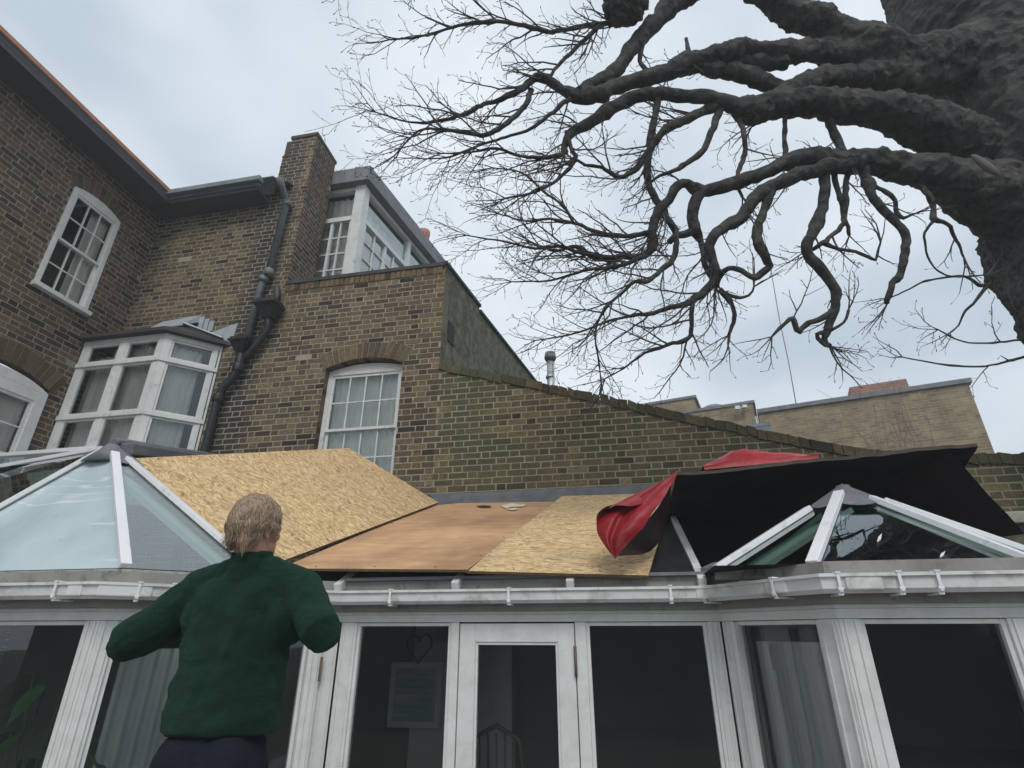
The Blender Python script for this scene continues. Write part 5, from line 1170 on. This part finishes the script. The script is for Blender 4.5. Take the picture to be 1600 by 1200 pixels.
for fc in (tuple(base0+k for k in range(RN))[::-1], tuple(base0+RG*RN+k for k in range(RN))): b.f.append(fc); b.m.append(0); b.r.append(.5); b.sm.append(False)
caps(b, [SHL+Vector((.0,0,.0)), (-1.43,2.03,2.115), SHR], [.076,.080,.076])
caps(b, [(-1.43,2.01,2.13), (-1.43,2.0,2.20)], [.085,.064], 20); b.tube([(-1.43,2.005,2.14),(-1.428,1.990,2.240)], [.082,.076], 24)
for (sh_, el, ha, s) in ((SHL,ELL,HAL,-1),(SHR,ELR,HAR,1)):
    caps(b, [sh_, ex(sh_,el,.55)+Vector((0,0,-.005)), el, ex(el,ha,.45), ex(el,ha,.92)], [.078,.070,.070,.056,.043])
    b.ellipsoid(sh_+Vector((-s*.05,0,-.10)), (.08,.10,.10)); caps(b, [(-1.43,2.008,2.175), (-1.43+s*.10,2.018,2.145), sh_+Vector((0,0,.004))], [.066,.070,.074])
fl3 = b.build('fleece_jacket', M['fleece'], pers); remesh(fl3, .0062, 3, [(.10,.012),(.05,.007),(.022,.003)])
# back wrinkles as soft folds
b = MB(); b.ellipsoid((-1.455,2.035,1.56), (.180,.128,.14), None, 24, 14); b.ellipsoid((-1.53,1.99,1.52), (.105,.12,.13)); b.ellipsoid((-1.37,1.99,1.52), (.105,.12,.13))
for s in (-1,1): caps(b, [(-1.455+s*.085,2.03,1.50), (-1.455+s*.105,2.05,1.17), (-1.455+s*.12,2.03,.80)], [.115,.082,.065])
tr = b.build('trousers', M['trousers'], pers); remesh(tr, .010, 4, [(.07,.015)])
for s in (-1,1):
    c = MB(); caps(c, [(-1.455+s*.12,1.98,.765), (-1.455+s*.13,2.10,.760), (-1.455+s*.135,2.20,.752)], [.045,.042,.034], 12); o = c.build('shoe', M['shoe'], pers)
# hair
hc = MB(); RH = random.Random(8)
hc.ellipsoid(hp_(0,-.012,.032), (.080,.098,.108), yaw, 22, 14)
cap_o = MB(); cap_o.ellipsoid(hp_(0,-.014,.030), (.080,.094,.104), yaw, 26, 18)
hairb = MB()
def scalp(a, e): # azimuth (0 = back), elevation
    return Vector((math.sin(a)*math.cos(e)*.081, -math.cos(a)*math.cos(e)*.099-.010, math.sin(e)*.108+.028))
for k in range(5200):
    a = RH.uniform(-2.2,2.2) if RH.random() < .8 else RH.uniform(-3.14,3.14); e_ = RH.uniform(-.55,1.5)
    if abs(a) > 2.2 and e_ < .5: continue
    if abs(a) > 1.35 and e_ < -.05: continue
    p = scalp(a, e_); n_ = Vector((p.x/.0066, (p.y+.01)/.0098, (p.z-.028)/.0117)).normalized()
    down = Vector((0,-.25,-1)); tdir = (down-n_*down.dot(n_)).normalized()
    if e_ > 1.0: tdir = (Vector((math.sin(a),-math.cos(a),0))*.8+Vector((.25*math.sin(k),0,-.2))).normalized()
    sw_ = Vector((math.sin(a*5+e_*4),0,0))*.45+Vector((noise.noise(p*30),noise.noise(p*30+Vector((5,0,0))),0))*.9; tdir = (tdir+sw_*.5).normalized()
    ln = RH.uniform(.035,.06)*(1.4 if e_ < 0 else 1.1); q = p+n_*.002; pts = []; N_ = 5; wv_ = tdir.cross(n_).normalized()
    for j in range(N_+1):
        t = j/N_; off_ = .009*math.sin(math.pi*t)+(.012*t*t if e_ < .1 else .0)+RH.uniform(0,.002)+.006*noise.noise(p*40); curl = wv_*.006*math.sin(t*4+a*7+k%3)
        r_ = q+tdir*ln*t; 
        nr = Vector((r_.x/.081,(r_.y+.01)/.099,(r_.z-.028)/.108)); 
        if nr.length < 1.0+0: r_ = Vector((nr.x/nr.length*.081, nr.y/nr.length*.099-.01, nr.z/nr.length*.108+.028))
        elif r_.z > -.05 and nr.length > 1.05: r_ = Vector((nr.x/nr.length*.084, nr.y/nr.length*.102-.01, nr.z/nr.length*.111+.028))
        pts.append(r_+n_*(off_+.003)+curl)
    wd = .0016; base = len(hairb.v); rv = min(1,max(0,RH.gauss(.5,.22)+.25*noise.noise(p*25)))
    for j, pt in enumerate(pts):
        ww = wd*(1-.75*(j/N_)**2); hairb.v += [tuple(HD+yaw@((pt-wv_*ww)*.95)), tuple(HD+yaw@((pt+n_*ww*.8)*.95)), tuple(HD+yaw@((pt+wv_*ww)*.95))]
    for j in range(N_):
        for m2 in range(2):
            a0 = base+j*3+m2; hairb.f.append((a0,a0+1,a0+4,a0+3)); hairb.m.append(0); hairb.r.append(rv); hairb.sm.append(True)
# cap under the strands, cut away from the face
def capmesh(mb):
    rows = []
    for i in range(15):
        e_ = -.45+i/14*(1.5708+.45); row = []
        for k in range(33):
            a = -math.pi+2*math.pi*k/32; lim = -.45 if abs(a) < 1.35 else (.0 if abs(a) < 2.0 else .65); ee = max(e_, lim)
            row.append(HD+yaw@(scalp(a, ee)*.95))
        rows.append(row)
    base = len(mb.f); mb.sheet(rows)
    for i in range(base, len(mb.f)): mb.r[i] = .25
capmesh(hairb)
hairb.build('hair', M['hair'], pers)
# step ladder under his feet
st = thing('step_ladder', (PX,PY,0.02), 'aluminium step ladder the man stands on', 'ladder')
c = MB(); c.box((PX-.25,PY-.12,.69),(PX+.25,PY+.28,.715)); c.build('platform', M['ladder'], st, bevel=.004)
for s in (-1,1):
    c = MB(); c.bar((PX+s*.24,PY-.1,.69),(PX+s*.28,PY-.5,.02),.03,.05); c.bar((PX+s*.24,PY+.26,.69),(PX+s*.28,PY+.55,.02),.03,.05); c.build('rail', M['ladder'], st)
for k in range(2): c = MB(); t = (k+1)/3; c.box((PX-.25,PY-.1-.4*t-.05,.69-.67*t),(PX+.25,PY-.1-.4*t+.05,.71-.67*t)); c.build('tread', M['ladder'], st)

# ------------------------------------------------------------------ thin volume added to imitate a lens veil
hm = bpy.data.materials.new('lens_veil'); hm.use_nodes = True; nt = hm.node_tree; nt.nodes.clear(); o_ = nt.nodes.new('ShaderNodeOutputMaterial'); v_ = nt.nodes.new('ShaderNodeVolumePrincipled')
v_.inputs['Color'].default_value = (.86,.91,.96,1); v_.inputs['Density'].default_value = .006; nt.links.new(v_.outputs[0], o_.inputs['Volume'])
c = MB(); c.box((-75,-75,-1), (75,75,15)); tag(c.build('haze', hm), kind='stuff')
